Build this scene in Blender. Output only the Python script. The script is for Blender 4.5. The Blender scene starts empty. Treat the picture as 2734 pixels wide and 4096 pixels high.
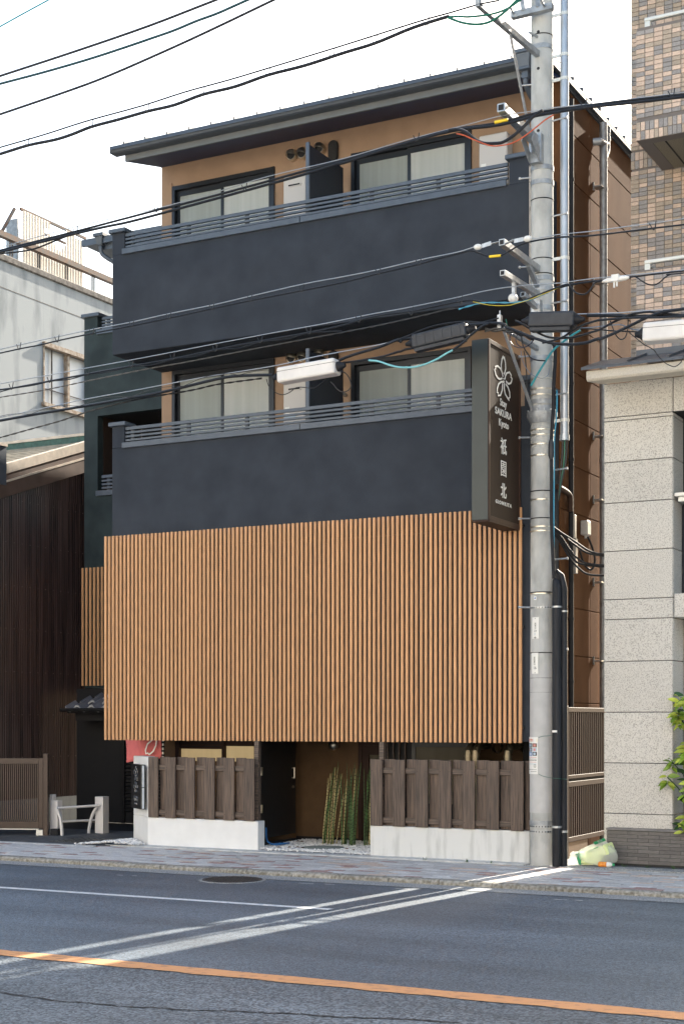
import bpy, bmesh, math, random
from mathutils import Vector, Matrix
random.seed(7)
rad = math.radians
scene = bpy.context.scene
COL = scene.collection

# ---------------------------------------------------------------- camera, sky, sun, exposure
cam_d = bpy.data.cameras.new('camera')
cam = bpy.data.objects.new('camera', cam_d); COL.objects.link(cam)
cam.location = (0, 0, 1.7)
cam.rotation_euler = (rad(90), 0, rad(27.977))
cam_d.sensor_fit = 'HORIZONTAL'; cam_d.sensor_width = 24.0
cam_d.lens = 24.0 * 6011 / 2734
cam_d.shift_y = (2884 - 2048) / 2734.0
cam_d.clip_start = 0.1; cam_d.clip_end = 2000
scene.camera = cam

SUN_EL, SUN_AZ = 31.0, 6.3
world = bpy.data.worlds.new('World'); scene.world = world
world.use_nodes = True
wn = world.node_tree; wn.nodes.clear()
sky = wn.nodes.new('ShaderNodeTexSky'); sky.sky_type = 'NISHITA'; sky.sun_disc = False
sky.sun_elevation = rad(SUN_EL); sky.sun_rotation = rad(SUN_AZ)
sky.air_density = 1.35; sky.dust_density = 4.0; sky.ozone_density = 1.0
bg = wn.nodes.new('ShaderNodeBackground'); bg.inputs['Strength'].default_value = 0.115
wo = wn.nodes.new('ShaderNodeOutputWorld')
wn.links.new(sky.outputs[0], bg.inputs[0]); wn.links.new(bg.outputs[0], wo.inputs[0])
sun_d = bpy.data.lights.new('sun', 'SUN'); sun_d.energy = 5.0; sun_d.angle = rad(0.6); sun_d.color = (1.0, .90, .76)
sun = bpy.data.objects.new('sun', sun_d); COL.objects.link(sun)
sdir = Vector((-math.sin(rad(SUN_AZ))*math.cos(rad(SUN_EL)), -math.cos(rad(SUN_AZ))*math.cos(rad(SUN_EL)), -math.sin(rad(SUN_EL))))
sun.rotation_euler = sdir.to_track_quat('-Z', 'Y').to_euler(); sun.location = (5, 40, 30)
vs = scene.view_settings
vs.view_transform = 'Standard'; vs.look = 'None'; vs.gamma = 1; vs.exposure = 1.82; vs.use_curve_mapping = False

# ---------------------------------------------------------------- materials
MATS = {}
def mat(name, col, rough=.6, metal=0., var=0., vs_=6., bump=0., bs=200., stretch=(1, 1, 1), spec=.5, rnd=0., col2=None, bstretch=(1, 1, 1), detail=4, lo=.35, hi=.65, coat=0.):
    """principled with noise colour variation between col and col2 (or col*(1-var)), fine bump, optional per-object value shift"""
    m = bpy.data.materials.new(name); m.use_nodes = True
    nt = m.node_tree; b = nt.nodes['Principled BSDF']
    b.inputs['Roughness'].default_value = rough; b.inputs['Metallic'].default_value = metal
    b.inputs['Specular IOR Level'].default_value = spec
    if coat: b.inputs['Coat Weight'].default_value = coat; b.inputs['Coat Roughness'].default_value = .08
    tc = nt.nodes.new('ShaderNodeTexCoord')
    def noise(scale, st, det=4, oi=False):
        mp = nt.nodes.new('ShaderNodeMapping'); mp.inputs['Scale'].default_value = st
        nt.links.new(tc.outputs['Object'], mp.inputs['Vector'])
        if oi:
            o = nt.nodes.new('ShaderNodeObjectInfo'); mu = nt.nodes.new('ShaderNodeMath'); mu.operation = 'MULTIPLY'; mu.inputs[1].default_value = 37.
            nt.links.new(o.outputs['Random'], mu.inputs[0]); cx = nt.nodes.new('ShaderNodeCombineXYZ')
            for i in range(3): nt.links.new(mu.outputs[0], cx.inputs[i])
            nt.links.new(cx.outputs[0], mp.inputs['Location'])
        n = nt.nodes.new('ShaderNodeTexNoise'); n.inputs['Scale'].default_value = scale; n.inputs['Detail'].default_value = det
        nt.links.new(mp.outputs[0], n.inputs['Vector']); return n
    c = tuple(col) + (1,)
    src = None
    if var or col2:
        n = noise(vs_, stretch, detail, rnd > 0)
        r = nt.nodes.new('ShaderNodeValToRGB')
        c2 = tuple(col2) if col2 else tuple(max(0, x*(1-var)) for x in col)
        c1 = col if col2 else tuple(min(1, x*(1+var)) for x in col)
        r.color_ramp.elements[0].position = lo; r.color_ramp.elements[1].position = hi
        r.color_ramp.elements[0].color = c2 + (1,); r.color_ramp.elements[1].color = tuple(c1) + (1,)
        nt.links.new(n.outputs[0], r.inputs[0]); src = r.outputs[0]
    if rnd:
        o = nt.nodes.new('ShaderNodeObjectInfo'); h = nt.nodes.new('ShaderNodeHueSaturation')
        mr = nt.nodes.new('ShaderNodeMapRange'); mr.inputs['To Min'].default_value = 1-rnd; mr.inputs['To Max'].default_value = 1+rnd
        nt.links.new(o.outputs['Random'], mr.inputs[0]); nt.links.new(mr.outputs[0], h.inputs['Value'])
        if src: nt.links.new(src, h.inputs['Color'])
        else: h.inputs['Color'].default_value = c
        src = h.outputs[0]
    if src: nt.links.new(src, b.inputs['Base Color'])
    else: b.inputs['Base Color'].default_value = c
    if bump:
        n = noise(bs, bstretch, 3); bp = nt.nodes.new('ShaderNodeBump'); bp.inputs['Strength'].default_value = bump; bp.inputs['Distance'].default_value = .01
        nt.links.new(n.outputs[0], bp.inputs['Height']); nt.links.new(bp.outputs[0], b.inputs['Normal'])
    MATS[name] = m
    return m

M = MATS
def asphalt(name, sc, lo, hi, p0, p1, bstr):
    m = bpy.data.materials.new(name); m.use_nodes = True; nt = m.node_tree; b = nt.nodes['Principled BSDF']
    b.inputs['Roughness'].default_value = .52; b.inputs['Specular IOR Level'].default_value = .5
    tc = nt.nodes.new('ShaderNodeTexCoord')
    def nz(scale, st, det):
        mp = nt.nodes.new('ShaderNodeMapping'); mp.inputs['Scale'].default_value = st; nt.links.new(tc.outputs['Object'], mp.inputs[0])
        n = nt.nodes.new('ShaderNodeTexNoise'); n.inputs['Scale'].default_value = scale; n.inputs['Detail'].default_value = det; nt.links.new(mp.outputs[0], n.inputs[0]); return n
    v = nt.nodes.new('ShaderNodeTexVoronoi'); v.inputs['Scale'].default_value = sc; nt.links.new(tc.outputs['Object'], v.inputs[0])
    sep = nt.nodes.new('ShaderNodeSeparateColor'); nt.links.new(v.outputs['Color'], sep.inputs[0])
    r_ = nt.nodes.new('ShaderNodeValToRGB'); e = r_.color_ramp.elements; e[0].position = p0; e[1].position = p1; e[0].color = lo + (1,); e[1].color = hi + (1,)
    nt.links.new(sep.outputs[0], r_.inputs[0])
    big = nz(.9, (.16, 1.3, 1), 5); patch = nz(.55, (1, 1, 1), 6)
    f = nt.nodes.new('ShaderNodeMapRange'); f.inputs['From Min'].default_value = .3; f.inputs['From Max'].default_value = .7; f.inputs['To Min'].default_value = .74; f.inputs['To Max'].default_value = 1.28; nt.links.new(big.outputs[0], f.inputs[0])
    g = nt.nodes.new('ShaderNodeMapRange'); g.inputs['From Min'].default_value = .3; g.inputs['From Max'].default_value = .7; g.inputs['To Min'].default_value = .88; g.inputs['To Max'].default_value = 1.12; nt.links.new(patch.outputs[0], g.inputs[0])
    mu = nt.nodes.new('ShaderNodeMath'); mu.operation = 'MULTIPLY'; nt.links.new(f.outputs[0], mu.inputs[0]); nt.links.new(g.outputs[0], mu.inputs[1])
    h = nt.nodes.new('ShaderNodeHueSaturation'); nt.links.new(mu.outputs[0], h.inputs['Value']); nt.links.new(r_.outputs[0], h.inputs['Color']); nt.links.new(h.outputs[0], b.inputs['Base Color'])
    bp = nt.nodes.new('ShaderNodeBump'); bp.inputs['Strength'].default_value = bstr; bp.inputs['Distance'].default_value = .006
    nt.links.new(v.outputs['Distance'], bp.inputs['Height']); bp.invert = True; nt.links.new(bp.outputs[0], b.inputs['Normal'])
    MATS[name] = m
asphalt('asphalt', 95., (.047, .063, .080), (.160, .198, .238), .1, .95, .5)
asphalt('asphalt_coarse', 62., (.034, .044, .055), (.186, .220, .252), .12, .95, .9)
mat('white_paint', (.66, .67, .68), .7, col2=(.40, .42, .44), detail=8, lo=.28, hi=.45, vs_=16, bump=.2, bs=150)
mat('orange_paint', (.58, .285, .125), .75, col2=(.38, .20, .11), detail=8, lo=.30, hi=.46, vs_=14, bump=.3, bs=120)
mat('gutter_concrete', (.42, .43, .43), .9, col2=(.15, .16, .165), vs_=60, bump=.4, bs=120)
mat('kerb_concrete', (.36, .35, .32), .9, col2=(.16, .15, .12), vs_=25, bump=.7, bs=90, rnd=.12)
mat('pale_concrete', (.60, .61, .61), .85, col2=(.42, .43, .43), vs_=9, bump=.3, bs=120)
mat('paver_grey', (.44, .44, .44), .85, var=.12, vs_=40, bump=.35, bs=160, rnd=.09)
mat('paver_pale', (.55, .555, .555), .85, var=.12, vs_=40, bump=.35, bs=160, rnd=.10)
mat('paver_red', (.34, .225, .21), .85, var=.2, vs_=40, bump=.35, bs=160, rnd=.15)
mat('paver_tan', (.53, .43, .36), .85, var=.16, vs_=40, bump=.35, bs=160, rnd=.12)
mat('joint_sand', (.10, .10, .10), .95, var=.3, vs_=80)
mat('court_tile', (.075, .085, .095), .6, var=.22, vs_=12, rnd=.14)
mat('checker_steel', (.08, .09, .10), .4, .7, var=.3, vs_=20)
mat('cast_iron', (.05, .05, .055), .55, .5, var=.4, vs_=30, bump=.3, bs=120)
mat('green_iron', (.16, .20, .21), .5, .3, var=.2, vs_=30)
mat('dark_stucco', (.043, .051, .066), .8, col2=(.027, .033, .044), vs_=2.3, bump=.4, bs=150, detail=6, spec=.2, lo=.28, hi=.74)
mat('wing_stucco', (.037, .052, .055), .72, col2=(.022, .032, .035), vs_=2.6, bump=.35, bs=170, detail=4, spec=.2)
mat('tan_stucco', (.305, .205, .138), .85, var=.06, vs_=4, bump=.3, bs=220)
mat('brown_siding', (.135, .066, .034), .9, col2=(.10, .048, .024), vs_=1.6, stretch=(1, 1, .45), bump=.35, bs=180, rnd=.03, spec=.04)
mat('brown_stucco', (.125, .072, .034), .85, var=.08, vs_=6, bump=.3, bs=200)
mat('slat_wood', (.55, .297, .142), .55, var=.15, vs_=20, stretch=(6, 6, .3), rnd=.09)
mat('dark_metal', (.080, .098, .125), .42, .25, var=.08, vs_=8)
mat('gutter_metal', (.072, .085, .104), .42, .2, var=.06, vs_=8)
mat('fascia_metal', (.125, .135, .142), .5, .1, var=.05, vs_=8)
mat('soffit_navy', (.016, .030, .085), .6, var=.08, vs_=5)
mat('window_frame', (.022, .026, .034), .35, .5)
mat('black_matt', (.010, .010, .012), .75)
mat('black_door', (.012, .012, .013), .4, var=.3, vs_=20, stretch=(5, 5, .3))
mat('panel_navy', (.018, .022, .034), .5)
mat('heater_white', (.52, .50, .485), .45)
mat('stainless', (.60, .56, .48), .34, 1.)
mat('flue_metal', (.26, .225, .16), .35, .8, var=.2, vs_=8)
mat('galvanised', (.42, .44, .46), .38, .75, var=.15, vs_=20)
mat('galv_dull', (.33, .35, .37), .5, .55, var=.18, vs_=14)
mat('steel_conduit', (.42, .45, .49), .38, .7, var=.06, vs_=6)
mat('pole_concrete', (.48, .485, .47), .85, col2=(.30, .305, .295), vs_=5, stretch=(1, 1, .5), bump=.4, bs=70, detail=9, lo=.30, hi=.56)
mat('pole_sheath', (.46, .46, .455), .6, var=.06, vs_=7)
mat('black_plastic', (.014, .015, .019), .62, spec=.3, var=.25, vs_=8)
mat('conduit_black', (.014, .016, .021), .5, spec=.25, var=.4, vs_=5, stretch=(8, 8, .4), bump=.25, bs=60, bstretch=(8, 8, .1))
mat('white_wall', (.76, .77, .77), .85, var=.03, vs_=5, bump=.25, bs=160)
mat('stained_wall', (.66, .67, .66), .85, col2=(.47, .48, .47), vs_=5, stretch=(2.2, 2.2, .35), bump=.3, bs=120, lo=.28, hi=.52)
mat('fence_wood', (.15, .105, .080), .6, col2=(.042, .031, .026), vs_=7, stretch=(9, 9, .45), rnd=.16, bump=.25, bs=8, bstretch=(14, 14, .4), lo=.3, hi=.7)
mat('fence_rail', (.15, .108, .085), .6, col2=(.05, .038, .03), vs_=7, stretch=(.45, 9, 9), rnd=.1)
mat('brown_alu', (.044, .024, .018), .6, 0., spec=.2, var=.06, vs_=8)
mat('gate_alu', (.062, .043, .034), .42, .25, var=.08, vs_=12)
mat('barrier_white', (.68, .67, .67), .45, .1)
mat('sign_face', (.030, .021, .018), .6, spec=.07)
mat('sign_side', (.038, .046, .046), .42, .3, var=.05, vs_=4)
mat('sign_letter', (.80, .79, .76), .5)
mat('gloss_letter', (.78, .80, .82), .2, .8)
mat('banner_pink', (.68, .17, .17), .85, var=.06, vs_=6, bump=.3, bs=12)
mat('corrugated_brown', (.078, .050, .046), .22, .15, col2=(.026, .015, .015), vs_=4, stretch=(1, 5, .12), spec=.6, detail=5)  # paler vertical streaks in the colour stand in for sheen on the ribs
mat('rake_brown', (.115, .078, .065), .45, .2, var=.2, vs_=4)
mat('rake_cream', (.62, .53, .43), .6, var=.12, vs_=8)
mat('roof_lap', (.36, .31, .24), .6, col2=(.22, .20, .15), vs_=6)
mat('roof_green', (.035, .09, .07), .5, var=.3, vs_=10)
mat('weathered_concrete', (.315, .345, .36), .9, col2=(.155, .18, .195), vs_=1.5, stretch=(1.5, 1.5, .42), bump=.35, bs=60, detail=7, lo=.30, hi=.52)
mat('coping_dark', (.13, .12, .11), .9, var=.4, vs_=12)
mat('rusty_beam', (.10, .095, .09), .8, col2=(.15, .085, .055), vs_=9)
mat('rust_trim', (.36, .32, .27), .85, col2=(.20, .14, .095), vs_=14)
mat('frosted_pane', (.56, .60, .63), .35, var=.06, vs_=4)
mat('granite', (.56, .545, .51), .6, col2=(.30, .29, .27), vs_=88, detail=3, lo=.36, hi=.50, bump=.2, bs=90, rnd=.06)
mat('granite_joint', (.03, .03, .03), .9)
mat('eave_cream', (.62, .57, .48), .75, var=.08, vs_=60)
mat('canopy_roof', (.10, .11, .125), .4, .4, var=.1, vs_=5)
mat('tile_grey', (.29, .27, .26), .7, var=.12, vs_=60, rnd=.12)
mat('tile_tan', (.55, .42, .335), .7, var=.1, vs_=60, rnd=.10)
mat('tile_brown', (.38, .31, .245), .7, var=.12, vs_=60, rnd=.12)
mat('tile_grout', (.17, .15, .14), .9)
mat('ceiling_speck', (.28, .25, .19), .9, col2=(.15, .135, .10), vs_=120)
mat('alu_white', (.66, .66, .62), .4, .2)
mat('dark_glass', (.012, .014, .018), .06, spec=.6)
mat('planter_brick', (.155, .145, .138), .85, var=.15, vs_=40, stretch=(.4, 1, 3), bump=.5, bs=60, bstretch=(.5, 1, 4), rnd=.12)
mat('planter_cap', (.17, .165, .165), .6, var=.1, vs_=20, rnd=.06)
mat('kawara', (.115, .13, .16), .42, .15, var=.2, vs_=9, rnd=.12)
mat('kawara_edge', (.40, .40, .40), .6, var=.1, vs_=20)
mat('pebble', (.78, .78, .77), .6, var=.08, vs_=50)
mat('pebble_grey', (.50, .51, .52), .6, var=.1, vs_=50)
mat('closure_white', (.68, .66, .64), .5, var=.06, vs_=5)
mat('closure_black', (.028, .032, .040), .5, col2=(.016, .018, .024), vs_=9)
mat('insulator', (.74, .73, .70), .25)
mat('leaf', (.26, .38, .04), .4, col2=(.10, .22, .02), vs_=22, rnd=.35, spec=.5)
mat('leaf_pale', (.52, .55, .08), .4, col2=(.25, .36, .04), vs_=26, rnd=.25, spec=.5)
mat('leaf_dark', (.03, .085, .02), .4, var=.3, vs_=20, rnd=.3)
mat('cane_green', (.05, .12, .028), .45, var=.3, vs_=10, rnd=.3)
mat('cane_yellow', (.50, .42, .20), .5, col2=(.34, .30, .12), vs_=12, rnd=.2)
mat('cane_node', (.012, .012, .010), .7)
mat('dead_leaf', (.16, .09, .045), .8, rnd=.3)
mat('paper_white', (.74, .74, .71), .7)
mat('plate_white', (.74, .74, .70), .45)
mat('print_black', (.03, .03, .03), .6)
mat('print_yellow', (.80, .56, .03), .6)
mat('print_red', (.55, .06, .04), .6)
mat('print_blue', (.03, .16, .42), .6)
mat('print_pink', (.62, .25, .22), .6)
mat('print_pale', (.42, .52, .60), .6)
mat('print_dark', (.05, .055, .07), .6)
mat('print_brown', (.17, .10, .06), .6)
mat('bag_green', (.02, .30, .12), .5)
mat('bag_yellow', (.72, .80, .38), .6, var=.06, vs_=9)
mat('bottle_orange', (.72, .16, .02), .25, col2=(.82, .36, .05), vs_=30)
mat('moss_soil', (.04, .035, .028), .95, var=.4, vs_=30)
for nm, c in dict(black=(.012, .013, .016), blackgloss=(.05, .052, .056), steel=(.50, .51, .52), teal=(.02, .25, .30), darkteal=(.01, .05, .06), green=(.01, .12, .08), orange=(.50, .10, .04), blue=(.04, .27, .42), yellow=(.52, .40, .03), aqua=(.20, .50, .54), aquadark=(.03, .26, .30), steelblue=(.16, .20, .27), darkblue=(.02, .025, .06)).items():
    mat('cable_'+nm, c, .38, .0 if nm != 'steel' else .7)

def frosted(name, col, sc, warm=0.):
    """patterned wired glass: pale, glossy, with a diagonal raised diamond relief"""
    m = bpy.data.materials.new(name); m.use_nodes = True; nt = m.node_tree; b = nt.nodes['Principled BSDF']
    b.inputs['Base Color'].default_value = col + (1,); b.inputs['Roughness'].default_value = .16; b.inputs['Specular IOR Level'].default_value = .6
    tc = nt.nodes.new('ShaderNodeTexCoord')
    hs = []
    for rz in (28, -28):
        mp = nt.nodes.new('ShaderNodeMapping'); mp.inputs['Rotation'].default_value = (0, rad(rz), 0)
        w = nt.nodes.new('ShaderNodeTexWave'); w.bands_direction = 'X'; w.inputs['Scale'].default_value = sc; w.inputs['Distortion'].default_value = .4
        nt.links.new(tc.outputs['Object'], mp.inputs[0]); nt.links.new(mp.outputs[0], w.inputs[0]); hs.append(w)
    mul = nt.nodes.new('ShaderNodeMath'); mul.operation = 'MULTIPLY'
    nt.links.new(hs[0].outputs['Fac'], mul.inputs[0]); nt.links.new(hs[1].outputs['Fac'], mul.inputs[1])
    bp = nt.nodes.new('ShaderNodeBump'); bp.inputs['Strength'].default_value = .9; bp.inputs['Distance'].default_value = .02
    nt.links.new(mul.outputs[0], bp.inputs['Height']); nt.links.new(bp.outputs[0], b.inputs['Normal'])
    # curtain folds seen through the glass
    mp = nt.nodes.new('ShaderNodeMapping'); mp.inputs['Scale'].default_value = (9, .2, .2)
    n = nt.nodes.new('ShaderNodeTexNoise'); n.inputs['Scale'].default_value = 1.6
    nt.links.new(tc.outputs['Object'], mp.inputs[0]); nt.links.new(mp.outputs[0], n.inputs[0])
    mx = nt.nodes.new('ShaderNodeMix'); mx.data_type = 'RGBA'
    mx.inputs[6].default_value = tuple(x*.88 for x in col) + (1,); mx.inputs[7].default_value = tuple(min(1, x*1.2) for x in col) + (1,)
    nt.links.new(n.outputs[0], mx.inputs[0]); nt.links.new(mx.outputs[2], b.inputs['Base Color'])
    if warm:
        b.inputs['Emission Color'].default_value = (1., .72, .36, 1); b.inputs['Emission Strength'].default_value = warm
    MATS[name] = m
frosted('frosted_glass', (.80, .87, .85), 34.)
frosted('screened_glass', (.56, .62, .61), 34.)
frosted('lit_glass', (.38, .33, .22), 22., .10)
frosted('dim_glass', (.16, .14, .10), 22., .0)

def film(name, col, alpha, rough=.25, trans=.4):
    m = bpy.data.materials.new(name); m.use_nodes = True; nt = m.node_tree; nt.nodes.clear()
    out = nt.nodes.new('ShaderNodeOutputMaterial'); tr = nt.nodes.new('ShaderNodeBsdfTransparent'); tl = nt.nodes.new('ShaderNodeBsdfTranslucent')
    p = nt.nodes.new('ShaderNodeBsdfPrincipled'); p.inputs['Base Color'].default_value = col + (1,); p.inputs['Roughness'].default_value = rough
    tl.inputs[0].default_value = col + (1,)
    a = nt.nodes.new('ShaderNodeMixShader'); a.inputs[0].default_value = trans; b = nt.nodes.new('ShaderNodeMixShader'); b.inputs[0].default_value = alpha
    nt.links.new(p.outputs[0], a.inputs[1]); nt.links.new(tl.outputs[0], a.inputs[2])
    nt.links.new(tr.outputs[0], b.inputs[1]); nt.links.new(a.outputs[0], b.inputs[2]); nt.links.new(b.outputs[0], out.inputs[0])
    MATS[name] = m
film('bag_film', (.90, .93, .88), .40, .2, .3)
film('sheet_cream', (.84, .78, .70), .97, .6, .5)

# ---------------------------------------------------------------- mesh helpers
class MB:
    def __init__(s): s.v = []; s.f = []; s.mi = []; s.cur = 0
    def face(s, idx): s.f.append(idx); s.mi.append(s.cur)
    def quad(s, *p):
        n = len(s.v); s.v += [tuple(q) for q in p]; s.face(tuple(range(n, n+len(p))))
        return s
    def box(s, x0, x1, y0, y1, z0, z1):
        n = len(s.v)
        s.v += [(x, y, z) for z in (z0, z1) for y in (y0, y1) for x in (x0, x1)]
        for f in ((0, 2, 3, 1), (4, 5, 7, 6), (0, 1, 5, 4), (2, 6, 7, 3), (0, 4, 6, 2), (1, 3, 7, 5)): s.face(tuple(n+i for i in f))
        return s
    def obox(s, c, ux, uy, uz, hx, hy, hz):
        c = Vector(c); ux = Vector(ux).normalized()*hx; uy = Vector(uy).normalized()*hy; uz = Vector(uz).normalized()*hz
        n = len(s.v)
        s.v += [tuple(c + ux*a + uy*b + uz*d) for d in (-1, 1) for b in (-1, 1) for a in (-1, 1)]
        for f in ((0, 2, 3, 1), (4, 5, 7, 6), (0, 1, 5, 4), (2, 6, 7, 3), (0, 4, 6, 2), (1, 3, 7, 5)): s.face(tuple(n+i for i in f))
        return s
    def beam(s, p0, p1, w, h, up=(0, 0, 1)):
        p0 = Vector(p0); p1 = Vector(p1); d = (p1-p0); l = d.length; d.normalize()
        side = d.cross(Vector(up)).normalized(); u = side.cross(d).normalized()
        return s.obox((p0+p1)/2, d, side, u, l/2, w/2, h/2)
    def prism(s, prof, fn, a0, a1):
        """profile list of 2D points swept from a0 to a1, fn(u, v, a) -> xyz"""
        n = len(s.v); k = len(prof)
        s.v += [fn(u, v, a0) for u, v in prof] + [fn(u, v, a1) for u, v in prof]
        for i in range(k): s.face((n+i, n+(i+1) % k, n+k+(i+1) % k, n+k+i))
        s.face(tuple(n+i for i in reversed(range(k)))); s.face(tuple(n+k+i for i in range(k)))
        return s
    def tube(s, pts, r, n=8, caps=True):
        P = [Vector(p) for p in pts]
        R = r if isinstance(r, (list, tuple)) else [r]*len(P)
        b = len(s.v); ref = None
        for i, p in enumerate(P):
            t = (P[min(i+1, len(P)-1)] - P[max(i-1, 0)])
            if t.length < 1e-9: t = Vector((0, 0, 1))
            t.normalize()
            if ref is None:
                ref = Vector((0, 0, 1)) if abs(t.z) < .9 else Vector((1, 0, 0))
            x = (ref - t*ref.dot(t)).normalized(); y = t.cross(x); ref = x
            for k in range(n):
                a = 2*math.pi*k/n
                s.v.append(tuple(p + (x*math.cos(a) + y*math.sin(a))*R[i]))
        for i in range(len(P)-1):
            for k in range(n):
                k2 = (k+1) % n
                s.face((b+i*n+k, b+i*n+k2, b+(i+1)*n+k2, b+(i+1)*n+k))
        if caps:
            s.face(tuple(b+k for k in reversed(range(n)))); s.face(tuple(b+(len(P)-1)*n+k for k in range(n)))
        return s
    def ring(s, c, r0, z0, z1, n=24):
        return s.tube([(c[0], c[1], z0), (c[0], c[1], z1)], r0, n)
    def ball(s, c, rx, ry, rz, n=10, m=6, zmin=-1.):
        b = len(s.v)
        for j in range(m+1):
            t = -math.pi/2 + math.pi*j/m
            zz = max(math.sin(t), zmin)
            for k in range(n):
                a = 2*math.pi*k/n
                s.v.append((c[0]+rx*math.cos(t)*math.cos(a), c[1]+ry*math.cos(t)*math.sin(a), c[2]+rz*zz))
        for j in range(m):
            for k in range(n): s.face((b+j*n+k, b+j*n+(k+1) % n, b+(j+1)*n+(k+1) % n, b+(j+1)*n+k))
        return s
    def mesh(s, name, mats, off=(0, 0, 0), smooth=False):
        me = bpy.data.meshes.new(name)
        me.from_pydata([(x-off[0], y-off[1], z-off[2]) for x, y, z in s.v], [], s.f)
        for m in (mats if isinstance(mats, (list, tuple)) else [mats]): me.materials.append(M[m] if isinstance(m, str) else m)
        if any(s.mi): me.polygons.foreach_set('material_index', s.mi)
        if smooth: me.polygons.foreach_set('use_smooth', [True]*len(s.f))
        me.update()
        return me

WL = {}
def wloc(o): return WL.get(o.name, Vector((0, 0, 0))) if o else Vector((0, 0, 0))
def link(name, data, parent=None, at=(0, 0, 0)):
    """at = world position of the object's origin"""
    o = bpy.data.objects.new(name, data); COL.objects.link(o)
    at = Vector(at); o.location = at - wloc(parent)
    if parent: o.parent = parent
    WL[o.name] = at
    return o
def thing(name, label, cat, at, group=None):
    o = link(name, None, None, at); o.empty_display_size = .2
    o['label'] = label; o['category'] = cat
    if group: o['group'] = group
    return o
def bevel(o, w, seg=1):
    b = o.modifiers.new('bevel', 'BEVEL'); b.width = w; b.segments = seg; b.limit_method = 'ANGLE'; b.angle_limit = rad(40)
    return o
def part(name, mb, mats, parent=None, smooth=False, bev=0, label=None, origin=None):
    """mesh given in world coordinates, origin at the parent's base unless given"""
    at = Vector(origin) if origin else wloc(parent)
    me = mb.mesh(name, mats, at, smooth)
    if smooth:
        try: me.set_sharp_from_angle(angle=rad(40))
        except Exception: pass
    o = link(name, me, parent, at)
    if bev: bevel(o, bev)
    if label: o['label'] = label
    return o
def solo(name, mb, mats, label, cat, group=None, smooth=False, bev=0, origin=None):
    if origin is None:
        xs = [p[0] for p in mb.v]; ys = [p[1] for p in mb.v]; zs = [p[2] for p in mb.v]
        origin = ((min(xs)+max(xs))/2, (min(ys)+max(ys))/2, min(zs))
    o = part(name, mb, mats, None, smooth, bev, None, origin)
    o['label'] = label; o['category'] = cat
    if group: o['group'] = group
    return o
def struct(name, mb, mats, parent=None, smooth=False, bev=0):
    o = part(name, mb, mats, parent, smooth, bev)
    if not parent: o['kind'] = 'structure'
    return o
def stuff(name, mb, mats, parent=None, smooth=False):
    o = part(name, mb, mats, parent, smooth); o['kind'] = 'stuff'; return o
def wall_cells(mb, x0, x1, z0, z1, y0, y1, holes):
    xs = sorted({x0, x1, *[h[0] for h in holes], *[h[1] for h in holes]}); zs = sorted({z0, z1, *[h[2] for h in holes], *[h[3] for h in holes]})
    for a, b in zip(xs, xs[1:]):
        for c, d in zip(zs, zs[1:]):
            if a < x0 or b > x1 or c < z0 or d > z1: continue
            mx, mz = (a+b)/2, (c+d)/2
            if any(h[0] < mx < h[1] and h[2] < mz < h[3] for h in holes): continue
            mb.box(a, b, y0, y1, c, d)
    return mb
def smooth_pts(pts, k=4):
    P = [Vector(p) for p in pts]
    if len(P) < 3: return P
    out = []
    for i in range(len(P)-1):
        p0 = P[max(i-1, 0)]; p1 = P[i]; p2 = P[i+1]; p3 = P[min(i+2, len(P)-1)]
        for j in range(k):
            t = j/k
            out.append(.5*((2*p1) + (p2-p0)*t + (2*p0-5*p1+4*p2-p3)*t*t + (3*p1-p0-3*p2+p3)*t**3))
    out.append(P[-1]); return out
def text(name, body, size, at, xd, yd, m, parent, extrude=.0015, sx=1., bold=0., fnmap=None, track=1.):
    cu = bpy.data.curves.new('lettering', 'FONT'); cu.body = body; cu.size = size; cu.align_x = 'CENTER'; cu.align_y = 'CENTER'; cu.extrude = extrude; cu.offset = bold; cu.resolution_u = 3; cu.space_character = track
    t = bpy.data.objects.new('lettering', cu); COL.objects.link(t)
    bpy.context.view_layer.update()
    me = bpy.data.meshes.new_from_object(t.evaluated_get(bpy.context.evaluated_depsgraph_get()))
    bpy.data.objects.remove(t); bpy.data.curves.remove(cu)
    xd = Vector(xd).normalized(); yd = Vector(yd).normalized(); nd = xd.cross(yd)
    at = Vector(at); off = wloc(parent)
    for v in me.vertices:
        if fnmap: v.co = Vector(fnmap(v.co.x*sx, v.co.y, v.co.z)) - off
        else: v.co = at + xd*v.co.x*sx + yd*v.co.y + nd*v.co.z - off
    me.materials.clear(); me.materials.append(M[m]); me.name = name
    for p in me.polygons: p.material_index = 0
    return link(name, me, parent, off)
def ribbon(mb, pts, fn, w, th, closed=False):
    """flat stroke of width w along 2D pts, fn(u, v, h) -> xyz"""
    P = [Vector((p[0], p[1])) for p in pts]; n = len(P); L = []; Rr = []
    for i in range(n):
        a = P[(i-1) % n] if closed else P[max(i-1, 0)]; b = P[(i+1) % n] if closed else P[min(i+1, n-1)]
        t = (b-a).normalized(); nn = Vector((-t.y, t.x))*w/2
        L.append(P[i]+nn); Rr.append(P[i]-nn)
    rng = range(n if closed else n-1)
    for i in rng:
        j = (i+1) % n
        mb.quad(fn(*Rr[i], th), fn(*Rr[j], th), fn(*L[j], th), fn(*L[i], th))
        mb.quad(fn(*L[i], 0), fn(*L[i], th), fn(*L[j], th), fn(*L[j], 0))
        mb.quad(fn(*Rr[j], 0), fn(*Rr[j], th), fn(*Rr[i], th), fn(*Rr[i], 0))
    return mb
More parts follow.
